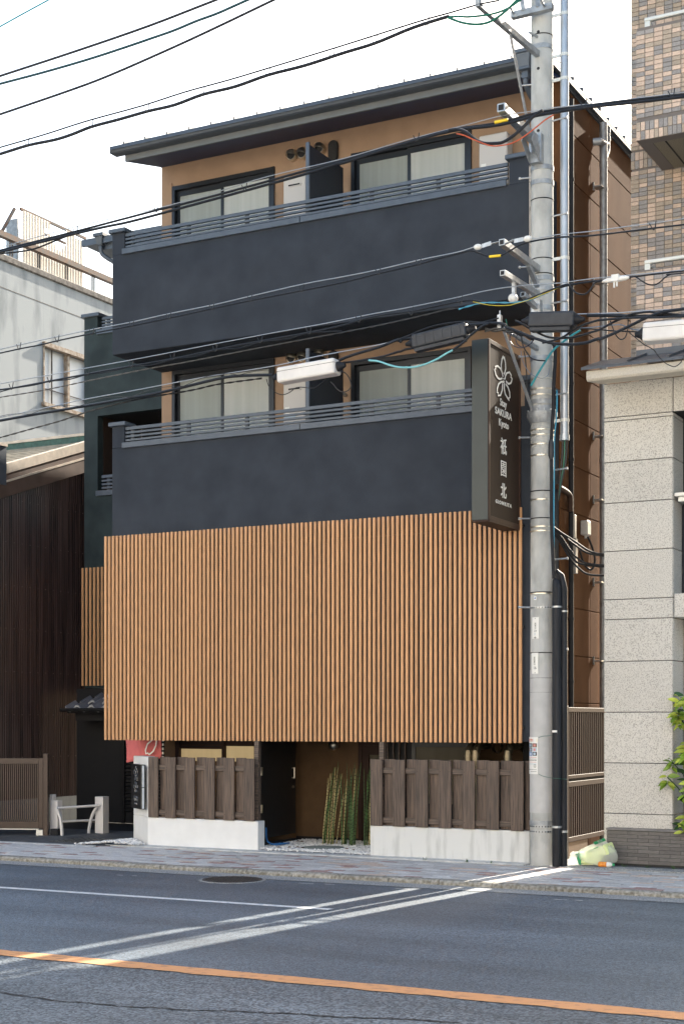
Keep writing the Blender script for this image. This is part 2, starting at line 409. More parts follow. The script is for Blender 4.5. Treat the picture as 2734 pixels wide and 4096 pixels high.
# ================================================================ THE SETTING: ground, road, pavement
ZR = -.06
b = MB().quad((-300, -200, ZR-.012), (300, -200, ZR-.012), (300, 400, ZR-.012), (-300, 400, ZR-.012)); struct('ground', b, 'joint_sand')
b = MB().quad((-120, 8.80, ZR), (120, 8.80, ZR), (120, 14.32, ZR), (-120, 14.32, ZR)); road = struct('road', b, 'asphalt')
b = MB().quad((-120, -3, ZR-.001), (120, -3, ZR-.001), (120, 8.80, ZR-.001), (-120, 8.80, ZR-.001)); struct('far_lane', b, 'asphalt_coarse', road)
b = MB()
for i in range(64):                                                  # painted edge line, slightly worn ends
    pass
b.quad((-60, 12.125, ZR+.004), (-6.66, 12.255, ZR+.004), (-6.65, 12.365, ZR+.004), (-60, 12.235, ZR+.004))
struct('white_edge_line', b, 'white_paint', road)
b = MB()
xs = [-40+i*.15 for i in range(300)]
for a, c in zip(xs, xs[1:]):
    j = .012*math.sin(a*9)+.008*math.sin(a*23); k = .012*math.sin(c*9)+.008*math.sin(c*23)
    b.quad((a, 8.735+j, ZR+.004), (c, 8.735+k, ZR+.004), (c, 8.955-k*.6, ZR+.004), (a, 8.955-j*.6, ZR+.004))
struct('orange_centre_line', b, 'orange_paint', road)
b = MB()
cr = [(-6.55, 7.55), (-6.25, 7.52), (-5.95, 7.49), (-5.8, 7.53), (-5.55, 7.53), (-5.3, 7.60), (-5.1, 7.62), (-4.9, 7.72), (-4.7, 7.76), (-4.45, 7.84), (-4.2, 7.86), (-3.9, 7.98), (-3.5, 8.05)]
for i in range(len(cr)-1):
    (x0, y0), (x1, y1) = cr[i], cr[i+1]
    for q in range(4):
        f0, f1 = q/4, (q+1)/4
        ax, ay = x0+(x1-x0)*f0, y0+(y1-y0)*f0 + .012*math.sin(i*5+q*2.1); bx_, by = x0+(x1-x0)*f1, y0+(y1-y0)*f1 + .012*math.sin(i*5+(q+1)*2.1)
        w0 = .008+.010*abs(math.sin(i*3.1+q)); b.quad((ax, ay-w0, ZR+.003), (bx_, by-w0, ZR+.003), (bx_, by+w0*.6, ZR+.003), (ax, ay+w0*.6, ZR+.003))
struct('road_crack', b, 'black_matt', road)
b = MB()
for x0, x1, y0 in ((-8.05, -7.85, 14.13), (-7.75, -7.62, 14.17), (-10.3, -10.2, 13.9), (-10.1, -10.02, 13.92), (-6.9, -6.72, 14.15), (-5.1, -4.95, 14.02), (-4.9, -4.8, 14.05)):
    b.quad((x0, y0, ZR+.004), (x1, y0+.004, ZR+.004), (x1-.02, y0+.03, ZR+.004), (x0+.015, y0+.026, ZR+.004))
struct('worn_paint_flakes', b, 'white_paint', road)
b = MB().quad((-120, 14.32, ZR+.004), (120, 14.32, ZR+.004), (120, 14.64, ZR+.010), (-120, 14.64, ZR+.010)); struct('gutter_strip', b, 'gutter_concrete')

# kerb stones, each its own piece
kerb = struct('kerb', MB().box(-60, 40, 14.67, 14.76, ZR-.05, -.02), 'kerb_concrete')
km = []
for q in range(3):
    k = MB(); n = 6; prof = [(0, -.06), (0, -.022), (.012, -.006), (.03, 0), (.135, .001), (.135, -.06)]
    L_ = .594; segs = 5
    for i in range(segs+1):
        for (u, v) in prof:
            jig = (random.uniform(-.006, .006) if v > -.05 and u < .1 else 0); k.v.append((L_*i/segs, u+jig, v+jig*.6))
    for i in range(segs):
        for p in range(n): k.face((i*n+p, i*n+(p+1) % n, (i+1)*n+(p+1) % n, (i+1)*n+p))
    k.face(tuple(range(n))); k.face(tuple(reversed([segs*n+p for p in range(n)])))
    km.append(k.mesh('kerb_stone', 'kerb_concrete'))
for i in range(34): link('kerb_stone', km[i % 3], kerb, (-18+i*.6, 14.628+random.uniform(-.004, .004), random.uniform(-.003, .003)))

# pavement: individual pavers (the 300 nearest as pieces, the rest as one joined piece)
b = MB(); b.quad((-60, 14.76, -.012), (40, 14.76, -.012), (40, 16.9, -.012), (-60, 16.9, -.012)); pave = struct('pavement', b, 'joint_sand')
PL, PW = .222, .1115
def paver_mb(mb, x, y, z=0., k=0):
    mb.cur = k; w, h, c = PL-.005, PW-.005, .004; n = len(mb.v)
    mb.v += [(x, y, z-.03), (x+w, y, z-.03), (x+w, y+h, z-.03), (x, y+h, z-.03), (x, y, z-c), (x+w, y, z-c), (x+w, y+h, z-c), (x, y+h, z-c), (x+c, y+c, z), (x+w-c, y+c, z), (x+w-c, y+h-c, z), (x+c, y+h-c, z)]
    for f in ((0, 1, 5, 4), (1, 2, 6, 5), (2, 3, 7, 6), (3, 0, 4, 7), (4, 5, 9, 8), (5, 6, 10, 9), (6, 7, 11, 10), (7, 4, 8, 11), (8, 9, 10, 11)): mb.face(tuple(n+i for i in f))
PMAT = ['paver_grey', 'paver_pale', 'paver_red', 'paver_tan']
pm = []
for m in PMAT:
    q = MB(); paver_mb(q, 0, 0); pm.append(q.mesh('paver', m))
pavers = []
for r in range(17):
    y = 14.768 + r*PW
    for i in range(-92, 10):
        x = -4. + i*PL*.9999 + (r % 2)*PL/2 + (r//2 % 3)*.03
        lim = 16.30 if x < -12.55 else 16.60
        if y+PW > lim+.06: continue
        t = random.random(); pale = max(0., min(1., (-9.2-x)/2.2))
        k = 2 if t < .105-.03*pale else 3 if t < .19-.1*pale else (1 if random.random() < .15+.85*pale else 0)
        inview = -13.6 < x < -3.2
        pavers.append(((x**2+y**2) + (0 if inview else 900), x, y, random.uniform(-.0022, .0022), k))
pavers.sort()
rest = MB()
for j, (d_, x, y, z, k) in enumerate(pavers):
    if j < 300: link('paver', pm[k], pave, (x, y, z))
    else: paver_mb(rest, x, y, z, k)
stuff('paver_field', rest, PMAT, pave)
# edge strips along the plots
b = MB().box(-30, -12.52, 16.33, 16.46, -.05, .006); struct('pale_edge_strip', b, 'pale_concrete', pave, bev=.004)
for x0, x1 in ((-12.5, -10.9), (-10.895, -9.3), (-9.295, -7.7), (-7.695, -6.42)):
    struct('pale_edge_strip', MB().box(x0, x1, 16.625, 16.86, -.05, .008), 'pale_concrete', pave, bev=.004)
b = MB().box(-6.415, -5.57, 16.625, 19.5, -.05, .004); struct('alley_floor', b, 'gutter_concrete')
b = MB().box(-5.565, -2, 16.63, 16.93, -.05, .007); struct('pale_edge_strip', b, 'gutter_concrete', pave, bev=.004)
b = MB().box(-5.565, -2, 16.935, 17.115, -.05, .002); struct('drain_strip', b, 'court_tile', pave)
# dark forecourt on the left
court = struct('forecourt', MB().quad((-24, 16.46, -.012), (-12.3, 16.46, -.012), (-12.3, 22.5, -.012), (-24, 22.5, -.012)), 'black_matt')
cm = MB().box(0, .594, 0, .294, -.03, 0).mesh('court_tile', 'court_tile')
for r in range(8):
    for i in range(6):
        x = -16.0+i*.6+(r % 2)*.3; y = 16.465+r*.3
        if x > -12.7: continue
        link('court_tile', cm, court, (x, y, .003))
plate = thing('drain_cover', 'dark steel chequered drain cover set in the dark forecourt tiles', 'drain cover', (-13.2, 17.1, .004))
part('cover_plate', MB().box(-13.55, -12.8, 16.72, 17.46, .0035, .010), 'checker_steel', plate)
b = MB()
for i in range(14):
    for j in range(14):
        cx, cy = -13.52+i*.0535, 16.75+j*.0525; s_ = 1 if (i+j) % 2 else -1
        b.obox((cx, cy, .0112), (1, s_, 0), (-s_, 1, 0), (0, 0, 1), .020, .005, .0018)
part('tread_studs', b, 'checker_steel', plate)

# manhole in the road
mh = thing('manhole_cover', 'round dark iron manhole cover in the road by the kerb', 'manhole cover', (-8.86, 14.12, ZR))
b = MB(); b.ring((-8.86, 14.10), .37, ZR-.02, ZR+.005, 40); part('cover_rim', b, 'gutter_concrete', mh)
b = MB(); b.ring((-8.86, 14.10), .335, ZR-.02, ZR+.009, 40); part('cover_disc', b, 'cast_iron', mh)
b = MB()
for i in range(-6, 7):
    for j in range(-6, 7):
        x, y = i*.048, j*.048
        if x*x+y*y < .30**2: b.box(-8.86+x-.014, -8.86+x+.014, 14.10+y-.014, 14.10+y+.014, ZR+.008, ZR+.013)
part('cover_studs', b, 'cast_iron', mh)

# ================================================================ THE RYOKAN
ry = thing('inn_building', 'three storey dark stucco inn with balconies and a wooden slat screen', 'building', (-9.6, 17.03, 0))
XL, XR = -12.675, -6.45
# --- front wall behind the balconies
holes3 = [(-12.48, -10.75, 7.2, 9.50), (-9.533, -7.755, 7.2, 9.46)]
holes2 = [(-12.48, -10.75, 4.5, 6.81), (-9.533, -7.755, 4.5, 6.62)]
b = MB(); wall_cells(b, XL, XR-.03, 4.2, 9.83, 18.23, 18.45, holes3+holes2)
part('wall', b, 'tan_stucco', ry)
b = MB(); b.box(XL, XL+.2, 18.452, 27, 0, 9.80); b.box(XL, XR-.03, 26.8, 27, 0, 9.8); part('wall', b, 'tan_stucco', ry)
# projecting plaster surround left of each window group
b = MB()
for z0, z1 in ((7.0, 9.56), (4.4, 6.83)): b.box(-12.53, -12.49, 18.215, 18.232, z0, z1)
part('wall_trim', b, 'tan_stucco', ry)
# --- side wall, built up from siding panels with recessed joints
core = part('side_wall', MB().box(XR-.22, XR-.018, 18.0, 27, 0, 9.86), 'brown_siding', ry)
zs = [9.86, 9.255, 8.643, 8.033, 7.423, 6.813, 6.2, 5.593, 4.985, 4.382, 3.77, 3.155, 2.54, 1.93, 1.32, .71, .02]
for zb, za in zip(zs[1:], zs):
    for y0, y1 in ((18.0, 19.166), (19.172, 21.4), (21.406, 24), (24.006, 26.99)):
        part('siding_panel', MB().box(XR-.018, XR, y0, y1, zb+.006, za-.006), 'brown_siding', core, bev=.004)
# --- dark overhanging volume: second floor parapet down to the slat screen
b = MB(); b.box(XL, XR-.02, 17.03, 17.17, 1.45, 5.50); b.box(XL, XL+.14, 17.172, 18.229, 1.45, 5.50); b.box(XR-.16, XR-.02, 17.172, 17.998, 1.45, 5.81)
b.box(XL+.142, XR-.162, 17.172, 18.229, 4.2, 4.36)
part('balcony_parapet', b, 'dark_stucco', ry)
b = MB().box(XL+.142, XR-.162, 17.172, 18.6, 1.44, 1.52); part('soffit', b, 'black_matt', ry)
# --- top floor parapet
b = MB(); b.box(XL, XR-.05, 17.03, 17.17, 6.81, 8.20); b.box(XL, XL+.14, 17.172, 18.229, 6.81, 8.20); b.box(XR-.19, XR-.05, 17.172, 18.229, 6.81, 8.50)
b.box(XL+.142, XR-.192, 17.172, 18.229, 6.811, 6.95)
part('balcony_parapet', b, 'dark_stucco', ry, bev=.006)
def balcony_top(dz, xr, rp):
    for x0, x1 in ((XL, XL+.205),) + (((-6.755, XR-.05),) if rp else ()):
        pl = part('parapet_pillar', MB().box(x0, x1, 17.032, 17.21, 8.201+dz, 8.5+dz), 'dark_stucco', ry)
        part('pillar_cap', MB().box(x0-.04, x1+.04 if x0 < -10 else x1+.03, 16.985, 17.25, 8.5+dz, 8.555+dz), 'dark_metal', pl, bev=.006)
    f = part('balcony_railing', MB().box(XL+.185, xr, 16.995, 17.028, 8.185+dz, 8.262+dz), 'dark_metal', ry, bev=.004)
    for zc, h in ((8.300, .013), (8.352, .013), (8.404, .013), (8.463, .021)):
        part('rail_slat', MB().box(XL+.208, xr-.002, 17.05, 17.085, zc-h+dz, zc+h+dz), 'dark_metal', f)
    x = XL+.30
    while x < xr-.1:
        part('rail_post', MB().box(x-.025, x+.025, 17.087, 17.12, 8.2+dz, 8.475+dz), 'dark_metal', f); x += .93
    part('railing_joint', MB().box(-9.655, -9.645, 16.990, 16.996, 8.186+dz, 8.261+dz), 'window_frame', f)
balcony_top(0, -6.782, True)
balcony_top(-2.695, -6.82, False)
b = MB().box(XR-.17, XR-.01, 17.025, 18.25, 5.811, 5.87); part('pillar_cap', b, 'dark_metal', ry)
# --- windows
def window(x0, x1, z0, z1, xm):
    w = part('window', MB().box(x0+.002, x0+.05, 18.20, 18.33, z0, z1).box(x1-.05, x1-.002, 18.20, 18.33, z0, z1).box(x0+.051, x1-.051, 18.20, 18.33, z1-.06, z1-.002).box(x0+.051, x1-.051, 18.20, 18.33, z0, z0+.05), 'window_frame', ry)
    part('window_backing', MB().box(x0+.052, x1-.052, 18.335, 18.36, z0, z1), 'black_matt', w)
    for a, c, yy in ((x0+.053, xm+.02, 18.28), (xm-.03, x1-.053, 18.245)):
        s_ = MB(); s_.box(a, a+.045, yy-.015, yy+.015, z0+.051, z1-.063).box(c-.05, c, yy-.015, yy+.015, z0+.051, z1-.063).box(a+.046, c-.051, yy-.015, yy+.015, z1-.14, z1-.063).box(a+.046, c-.051, yy-.015, yy+.015, z0+.051, z0+.12)
        part('window_sash', s_, 'window_frame', w)
        part('pane', MB().box(a+.046, c-.051, yy-.003, yy+.003, z0+.121, z1-.141), 'screened_glass' if yy > 18.26 else 'frosted_glass', w)
window(-12.48, -10.75, 7.2, 9.50, -11.62); window(-9.533, -7.755, 7.2, 9.46, -8.66)
window(-12.48, -10.75, 4.5, 6.81, -11.62); window(-9.533, -7.755, 4.5, 6.62, -8.66)
# --- partition panels between the rooms
for dz in (0, -2.70):
    p = part('partition_panel', MB().box(-9.632, -9.606, 17.18, 18.12, 6.96+dz, 9.25+dz), 'panel_navy', ry)
    part('panel_post', MB().box(-9.645, -9.596, 17.145, 17.179, 6.96+dz, 9.275+dz), 'dark_metal', p)
    for zc in (7.9, 8.85): part('panel_bracket', MB().box(-9.63, -9.60, 18.121, 18.229, zc+dz, zc+.04+dz), 'galvanised', p)
    for xc, zc in ((-10.445, 9.59), (-10.275, 9.585), (-10.0, 9.605)):
        if dz: zc = 6.76 if xc < -10.2 else 6.77
        v = MB(); v.tube([(xc, 18.228, zc), (xc, 18.15, zc)], .073, 16)
        h = part('vent_hood', v, 'stainless', ry, True)
        d = MB(); n0 = len(d.v)
        for j in range(5):                                                # quarter dome, open below
            ph = rad(90*j/4)
            for k in range(9):
                th = rad(-15 + 210*k/8); d.v.append((xc+.079*math.cos(th)*math.cos(ph), 18.15-.075*math.sin(ph), zc+.079*math.sin(th)*math.cos(ph)))
        for j in range(4):
            for k in range(8): d.face((j*9+k, j*9+k+1, (j+1)*9+k+1, (j+1)*9+k))
        part('hood_dome', d, 'stainless', h, True)
        part('hood_mouth', MB().tube([(xc, 18.149, zc), (xc, 18.146, zc)], .06, 14), 'black_matt', h)
    c = MB()
    for i in range(17):
        pass
    oz = 9.69+dz if not dz else 6.80
    prof = [(-9.804+.075*math.cos(rad(a)), (oz-.075 if a < 180 else oz-.22)+.075*math.sin(rad(a))) for a in range(0, 360, 20)]
    c.prism(prof, lambda u, v, a: (u, a, v), 18.17, 18.229); part('vent_cover', c, 'black_matt', ry, bev=.012)
# --- roof
rf = MB()
e0, e1, yF, yB, ridge = XL-.04, -6.385, 17.30, 27.4, 22.3
sl = .215; zr_ = 9.86+sl*(ridge-yF)
A = [(e0, yF, 9.86), (e1, yF, 9.86), (e1, yB, 9.86), (e0, yB, 9.86)]; rl = (e0, ridge, zr_); rr = (e1-5.0, ridge, zr_)
rf.quad(A[0], A[1], rr, rl); rf.quad(A[1], A[2], rr); rf.quad(A[2], A[3], rl, rr); rf.quad(A[3], A[0], rl)
rf.quad((e0, yF, 9.84), (e1, yF, 9.84), A[1], A[0]); rf.quad((e1, yF, 9.84), (e1, yB, 9.84), A[2], A[1]); rf.quad((e0, yB, 9.84), (e0, yF, 9.84), A[0], A[3])
roof = part('roof', rf, 'gutter_metal', ry)
sf = MB(); sf.quad((e0+.04, 17.37, 9.622), (XR+.02, 17.37, 9.622), (XR+.02, 18.229, 9.822), (e0+.04, 18.229, 9.822))
sf.quad((e0+.04, 17.37, 9.70), (XR+.02, 17.37, 9.70), (XR+.02, 18.229, 9.84), (e0+.04, 18.229, 9.84)); sf.quad((e0+.04, 17.37, 9.622), (e0+.04, 18.229, 9.822), (e0+.04, 18.229, 9.84), (e0+.04, 17.37, 9.70)); sf.quad((XR+.02, 17.37, 9.622), (XR+.02, 18.229, 9.822), (XR+.02, 18.229, 9.84), (XR+.02, 17.37, 9.70))
part('eave_soffit', sf, 'soffit_navy', roof)
part('eave_fascia', MB().box(e0+.035, XR+.03, 17.335, 17.369, 9.618, 9.838), 'fascia_metal', roof)
g = MB(); g.prism([(17.18, 9.80), (17.165, 9.755), (17.19, 9.715), (17.22, 9.70), (17.33, 9.70), (17.33, 9.715), (17.225, 9.718), (17.20, 9.73), (17.18, 9.76), (17.195, 9.80)], lambda u, v, a: (a, u, v), -12.82, -6.60)
g.box(-12.823, -12.815, 17.17, 17.332, 9.70, 9.80)
part('gutter', g, 'gutter_metal', roof)
part('gutter_trim', MB().box(-12.80, -6.62, 17.150, 17.164, 9.742, 9.752).box(-12.80, -6.62, 17.34, 17.345, 9.84, 9.858), 'dark_metal', roof)
h = MB(); hp = [(-6.735, -6.505, 17.10, 17.36, 9.86), (-6.735, -6.505, 17.10, 17.36, 9.815), (-6.715, -6.525, 17.12, 17.34, 9.81), (-6.69, -6.55, 17.15, 17.31, 9.655), (-6.70, -6.54, 17.14, 17.32, 9.65), (-6.70, -6.54, 17.14, 17.32, 9.62), (-6.66, -6.58, 17.19, 17.27, 9.615), (-6.66, -6.58, 17.19, 17.27, 9.53)]
for x0, x1, y0, y1, z in hp: h.v += [(x0, y0, z), (x1, y0, z), (x1, y1, z), (x0, y1, z)]
for i in range(len(hp)-1):
    for k in range(4): h.face((i*4+k, (i+1)*4+k, (i+1)*4+(k+1) % 4, i*4+(k+1) % 4))
h.face((0, 1, 2, 3)); h.face(tuple(len(h.v)-4+i for i in reversed(range(4))))
part('rain_hopper', h, 'dark_metal', roof, bev=.004)
part('hopper_pipe', MB().tube(smooth_pts([(-6.62, 17.23, 9.54), (-6.62, 17.28, 9.44), (-6.61, 17.8, 9.25), (-6.60, 18.14, 9.12), (-6.6, 18.15, 8.9), (-6.6, 18.15, 8.55)]), .034, 10), 'dark_metal', roof, True)
x = -12.69
sm = MB(); sm.obox((0, .46, sl*.46+.016), (1, 0, 0), (0, 1, sl), (0, -sl, 1), .011, .46, .020); sm = sm.mesh('roof_seam', 'gutter_metal')
while x < -6.4: link('roof_seam', sm, roof, (x, yF, 9.86)); x += .366
sm2 = MB(); sm2.obox((-.45, 0, sl*.45+.028), (0, 1, 0), (1, 0, -sl), (sl, 0, 1), .014, .46, .028); sm2 = sm2.mesh('roof_seam', 'gutter_metal')
y = 17.95
while y < 26: link('roof_seam', sm2, roof, (e1, y, 9.86)); y += .363
part('verge_trim', MB().box(XR+.001, e1-.002, 17.372, yB, 9.80, 9.838).box(XR-.001, XR+.02, 18.0, yB, 9.75, 9.799), 'gutter_metal', roof)
# --- wooden slat screen
scr = part('slat_screen', MB().box(-12.74, -6.55, 16.984, 17.028, 1.60, 1.63).box(-12.74, -6.55, 16.984, 17.028, 2.82, 2.85).box(-12.74, -6.55, 16.984, 17.028, 4.04, 4.07), 'window_frame', ry)
s0 = MB().box(0, .0358, 0, .032, 1.432, 4.27); sm_ = s0.mesh('slat', 'slat_wood')
for i in range(95):
    o = link('slat', sm_, scr, (-12.757+i*.06546, 16.95, random.uniform(-.002, .002))); bevel(o, .003)
# --- ground floor behind the garden walls
b = MB(); b.box(XL, -11.05, 18.25, 18.4, 0, 1.439); b.box(-11.049, -10.50, 18.25, 18.4, 0, 1.439)
part('wall', b, 'brown_stucco', ry)
b = MB(); b.box(XR-.5, XR-.02, 18.0, 18.2, 0, 1.439); part('wall', b, 'black_matt', ry)
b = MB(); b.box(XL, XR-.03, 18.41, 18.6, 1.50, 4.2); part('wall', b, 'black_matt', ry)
w = part('window', MB().box(-12.40, -12.33, 18.17, 18.249, .4, 1.435).box(-11.60, -11.555, 18.17, 18.249, .4, 1.435).box(-11.06, -11.0, 18.17, 18.249, .4, 1.435).box(-12.329, -11.601, 18.19, 18.249, 1.295, 1.30).box(-12.329, -11.601, 18.19, 18.249, 1.30, 1.435).box(-11.554, -11.061, 18.19, 18.249, 1.34, 1.435), 'brown_alu', ry)
part('pane', MB().box(-12.328, -11.602, 18.225, 18.235, 1.12, 1.294), 'lit_glass', w)
part('pane', MB().box(-11.553, -11.062, 18.225, 18.235, 1.12, 1.339), 'lit_glass', w)
part('shutter_rail', MB().box(-12.329, -11.601, 18.175, 18.188, 1.325, 1.335).box(-12.329, -11.601, 18.175, 18.188, 1.37, 1.38), 'black_matt', w)
b = MB().box(-10.70, -6.9, 18.62, 18.8, 0, 1.55); part('entrance_wall', b, 'brown_stucco', ry)
part('wall_base', MB().box(-10.65, -6.95, 18.59, 18.619, 0, .06), 'black_matt', ry)
b = MB().box(-9.0, -8.55, 18.2, 18.6, 0, 1.439).box(-8.549, -6.951, 18.21, 18.3, 0, 1.16); part('wall', b, 'black_matt', ry)
d = part('entrance_door', MB().box(-9.60, -9.54, 18.55, 18.619, 0, 1.43).box(-9.539, -9.0, 18.55, 18.619, 1.36, 1.43).box(-9.539, -9.44, 18.56, 18.619, .06, 1.359).box(-9.439, -9.001, 18.56, 18.619, 1.23, 1.359), 'brown_alu', ry)
part('pane', MB().box(-9.438, -9.002, 18.585, 18.60, .2, 1.229), 'dim_glass', d)
b = MB()
for x in (-8.96, -8.875, -8.79, -8.70): b.box(x, x+.012, 18.16, 18.199, 0, 1.43)
part('louvre_bars', b, 'fence_rail', ry)
w = part('window', MB().box(-8.60, -8.545, 18.17, 18.209, .5, 1.435).box(-7.79, -7.73, 18.17, 18.209, .5, 1.435).box(-8.544, -7.791, 18.17, 18.209, 1.352, 1.435), 'black_door', ry)
part('pane', MB().box(-8.543, -7.792, 18.185, 18.20, .6, 1.351), 'dim_glass', w)
for xc in (-7.60, -7.50, -7.06):
    f = MB(); f.tube(smooth_pts([(xc, 17.75, .3), (xc, 17.75, 1.22), (xc+.005, 17.77, 1.31), (xc+.01, 17.85, 1.37), (xc+.01, 18.2, 1.385)], 5), .05, 14)
    f2 = part('flue_pipe', f, 'flue_metal', ry, True); part('pipe_collar', MB().tube([(xc, 17.75, 1.235), (xc, 17.75, 1.26)], .056, 14), 'flue_metal', f2, True)
for xc, zc in ((-7.36, 1.36), (-6.95, 1.35)):
    part('vent_hood', MB().tube([(xc, 18.2, zc), (xc, 18.1, zc)], .07, 14, False), 'stainless', ry, True)
# --- set-back wing on the left
YW = 20.35
b = MB(); wall_cells(b, -15.73, -12.2, 2.25, 8.19, YW, YW+.15, [(-15.451, -12.2, 5.53, 6.82)])
b.box(-15.73, -15.58, YW+.152, 26, 2.25, 8.19)
part('wing_wall', b, 'wing_stucco', ry)
part('wing_reveal', MB().box(-15.575, -15.45, YW+.155, 21.6, 5.3, 6.95), 'gate_alu', ry)
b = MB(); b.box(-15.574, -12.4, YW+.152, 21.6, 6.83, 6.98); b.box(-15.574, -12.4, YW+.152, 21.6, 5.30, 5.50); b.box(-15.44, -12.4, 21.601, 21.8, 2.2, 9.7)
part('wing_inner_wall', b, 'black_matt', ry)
pl = part('parapet_pillar', MB().box(-15.73, -15.455, YW+.002, YW+.22, 8.191, 8.495), 'wing_stucco', ry)
part('pillar_cap', MB().box(-15.775, -15.40, YW-.04, YW+.26, 8.495, 8.555), 'dark_metal', pl, bev=.006)
f = part('balcony_railing', MB().box(-15.46, -12.5, YW-.03, YW-.002, 8.185, 8.262), 'dark_metal', ry)
for zc, h_ in ((8.300, .013), (8.352, .013), (8.404, .013), (8.463, .021)): part('rail_slat', MB().box(-15.40, -12.5, YW+.05, YW+.085, zc-h_, zc+h_), 'dark_metal', f)
for xx in (-15.30, -14.4, -13.5): part('rail_post', MB().box(xx-.03, xx+.03, YW+.09, YW+.12, 8.195, 8.47), 'dark_metal', f)
f = part('balcony_railing', MB().box(-15.47, -12.5, YW-.03, YW-.002, 5.475, 5.56), 'dark_metal', ry)
for zc, h_ in ((5.61, .016), (5.67, .016), (5.73, .016), (5.80, .024)): part('rail_slat', MB().box(-15.39, -12.5, YW+.03, YW+.065, zc-h_, zc+h_), 'dark_metal', f)
for xx in (-15.28, -14.4, -13.5): part('rail_post', MB().box(xx-.03, xx+.03, YW+.07, YW+.10, 5.561, 5.81), 'dark_metal', f)
scr2 = part('slat_screen', MB().box(-15.6, -12.5, YW-.045, YW-.002, 2.5, 2.56).box(-15.6, -12.5, YW-.045, YW-.002, 4.0, 4.06), 'window_frame', ry)
sm_ = MB().box(0, .040, .012, .035, 2.29, 4.27).mesh('slat', 'slat_wood')
for i in range(38): link('slat', sm_, scr2, (-15.72+i*.0805, YW-.10, 0))
g = MB().box(-15.70, -12.6, YW+.0, YW+.75, 9.70, 9.78).box(-15.74, -12.6, YW-.06, YW-.002, 9.69, 9.80).box(-15.43, -12.6, YW+.02, YW+.6, 9.60, 9.699)
wr = part('wing_eave', g, 'dark_metal', ry)
h = MB(); hp = [(-15.46, -15.255, YW-.12, YW+.08, 9.85), (-15.46, -15.255, YW-.12, YW+.08, 9.80), (-15.43, -15.285, YW-.10, YW+.06, 9.795), (-15.40, -15.31, YW-.08, YW+.03, 9.66), (-15.385, -15.325, YW-.06, YW, 9.65), (-15.385, -15.325, YW-.06, YW, 9.60)]
for x0, x1, y0, y1, z in hp: h.v += [(x0, y0, z), (x1, y0, z), (x1, y1, z), (x0, y1, z)]
for i in range(len(hp)-1):
    for k in range(4): h.face((i*4+k, (i+1)*4+k, (i+1)*4+(k+1) % 4, i*4+(k+1) % 4))
h.face((0, 1, 2, 3)); part('rain_hopper', h, 'gutter_metal', wr)
part('hopper_pipe', MB().tube(smooth_pts([(-15.355, YW-.03, 9.61), (-15.35, YW, 9.52), (-15.2, YW+.1, 9.40), (-14.9, YW+.4, 9.22)]), .035, 10), 'dark_metal', wr, True)
# ground floor of the wing, deep shade painted on as black, and the little tiled pent roof
b = MB().box(-15.9, -12.4, YW+.01, YW+.12, 0, 2.24); part('wing_base_wall', b, 'black_matt', ry)
lv = part('louvre_door', MB().box(-14.95, -14.88, YW-.03, YW+.005, 0, 1.7).box(-14.45, -14.40, YW-.03, YW+.005, 0, 1.7).box(-13.9, -13.85, YW-.03, YW+.005, 0, 1.7), 'black_door', ry)
for i in range(24): part('louvre', MB().obox((-14.375, YW-.015, .2+i*.06), (1, 0, 0), (0, 1, -.6), (0, .6, 1), .5, .014, .004), 'black_door', lv)
pent = part('pent_roof', MB().box(-15.66, -12.7, 19.80, YW+.005, 1.83, 1.86).box(-15.60, -12.7, 19.95, YW-.002, 1.70, 1.829), 'black_matt', ry)
part('gutter', MB().tube([(-15.75, 19.74, 1.88), (-12.7, 19.74, 1.88)], .03, 10), 'black_door', pent, True)
def kawara():
    t = MB(); n = 8; Lt = .27; W = .29
    for i in range(2):
        for k in range(n+1):
            u = k/n; zc = .045*math.sin(u*2*math.pi*.98+2.6); t.v.append((u*W, i*Lt, zc+i*.105+.03))
    for i in range(2):
        for k in range(n+1):
            u = k/n; zc = .045*math.sin(u*2*math.pi*.98+2.6); t.v.append((u*W, i*Lt, zc+i*.105-.005))
    m = n+1
    for k in range(n):
        t.face((k, k+1, m+k+1, m+k)); t.face((2*m+k, 3*m+k, 3*m+k+1, 2*m+k+1))
        t.cur = 1; t.face((2*m+k, 2*m+k+1, k+1, k)); t.cur = 0
    t.face((0, m, 3*m, 2*m)); t.face((m-1, 3*m-1, 4*m-1, 2*m-1))
    return t.mesh('roof_tile', ['kawara', 'kawara_edge'], smooth=False)
km_ = kawara()
for r in range(3):
    for i in range(10): link('roof_tile', km_, pent, (-15.69+i*.288+r*.16, 19.79+r*.19, 1.89+r*.082))
part('ridge_trim', MB().box(-15.1, -12.7, YW-.07, YW+.004, 2.16, 2.19), 'fascia_metal', pent)
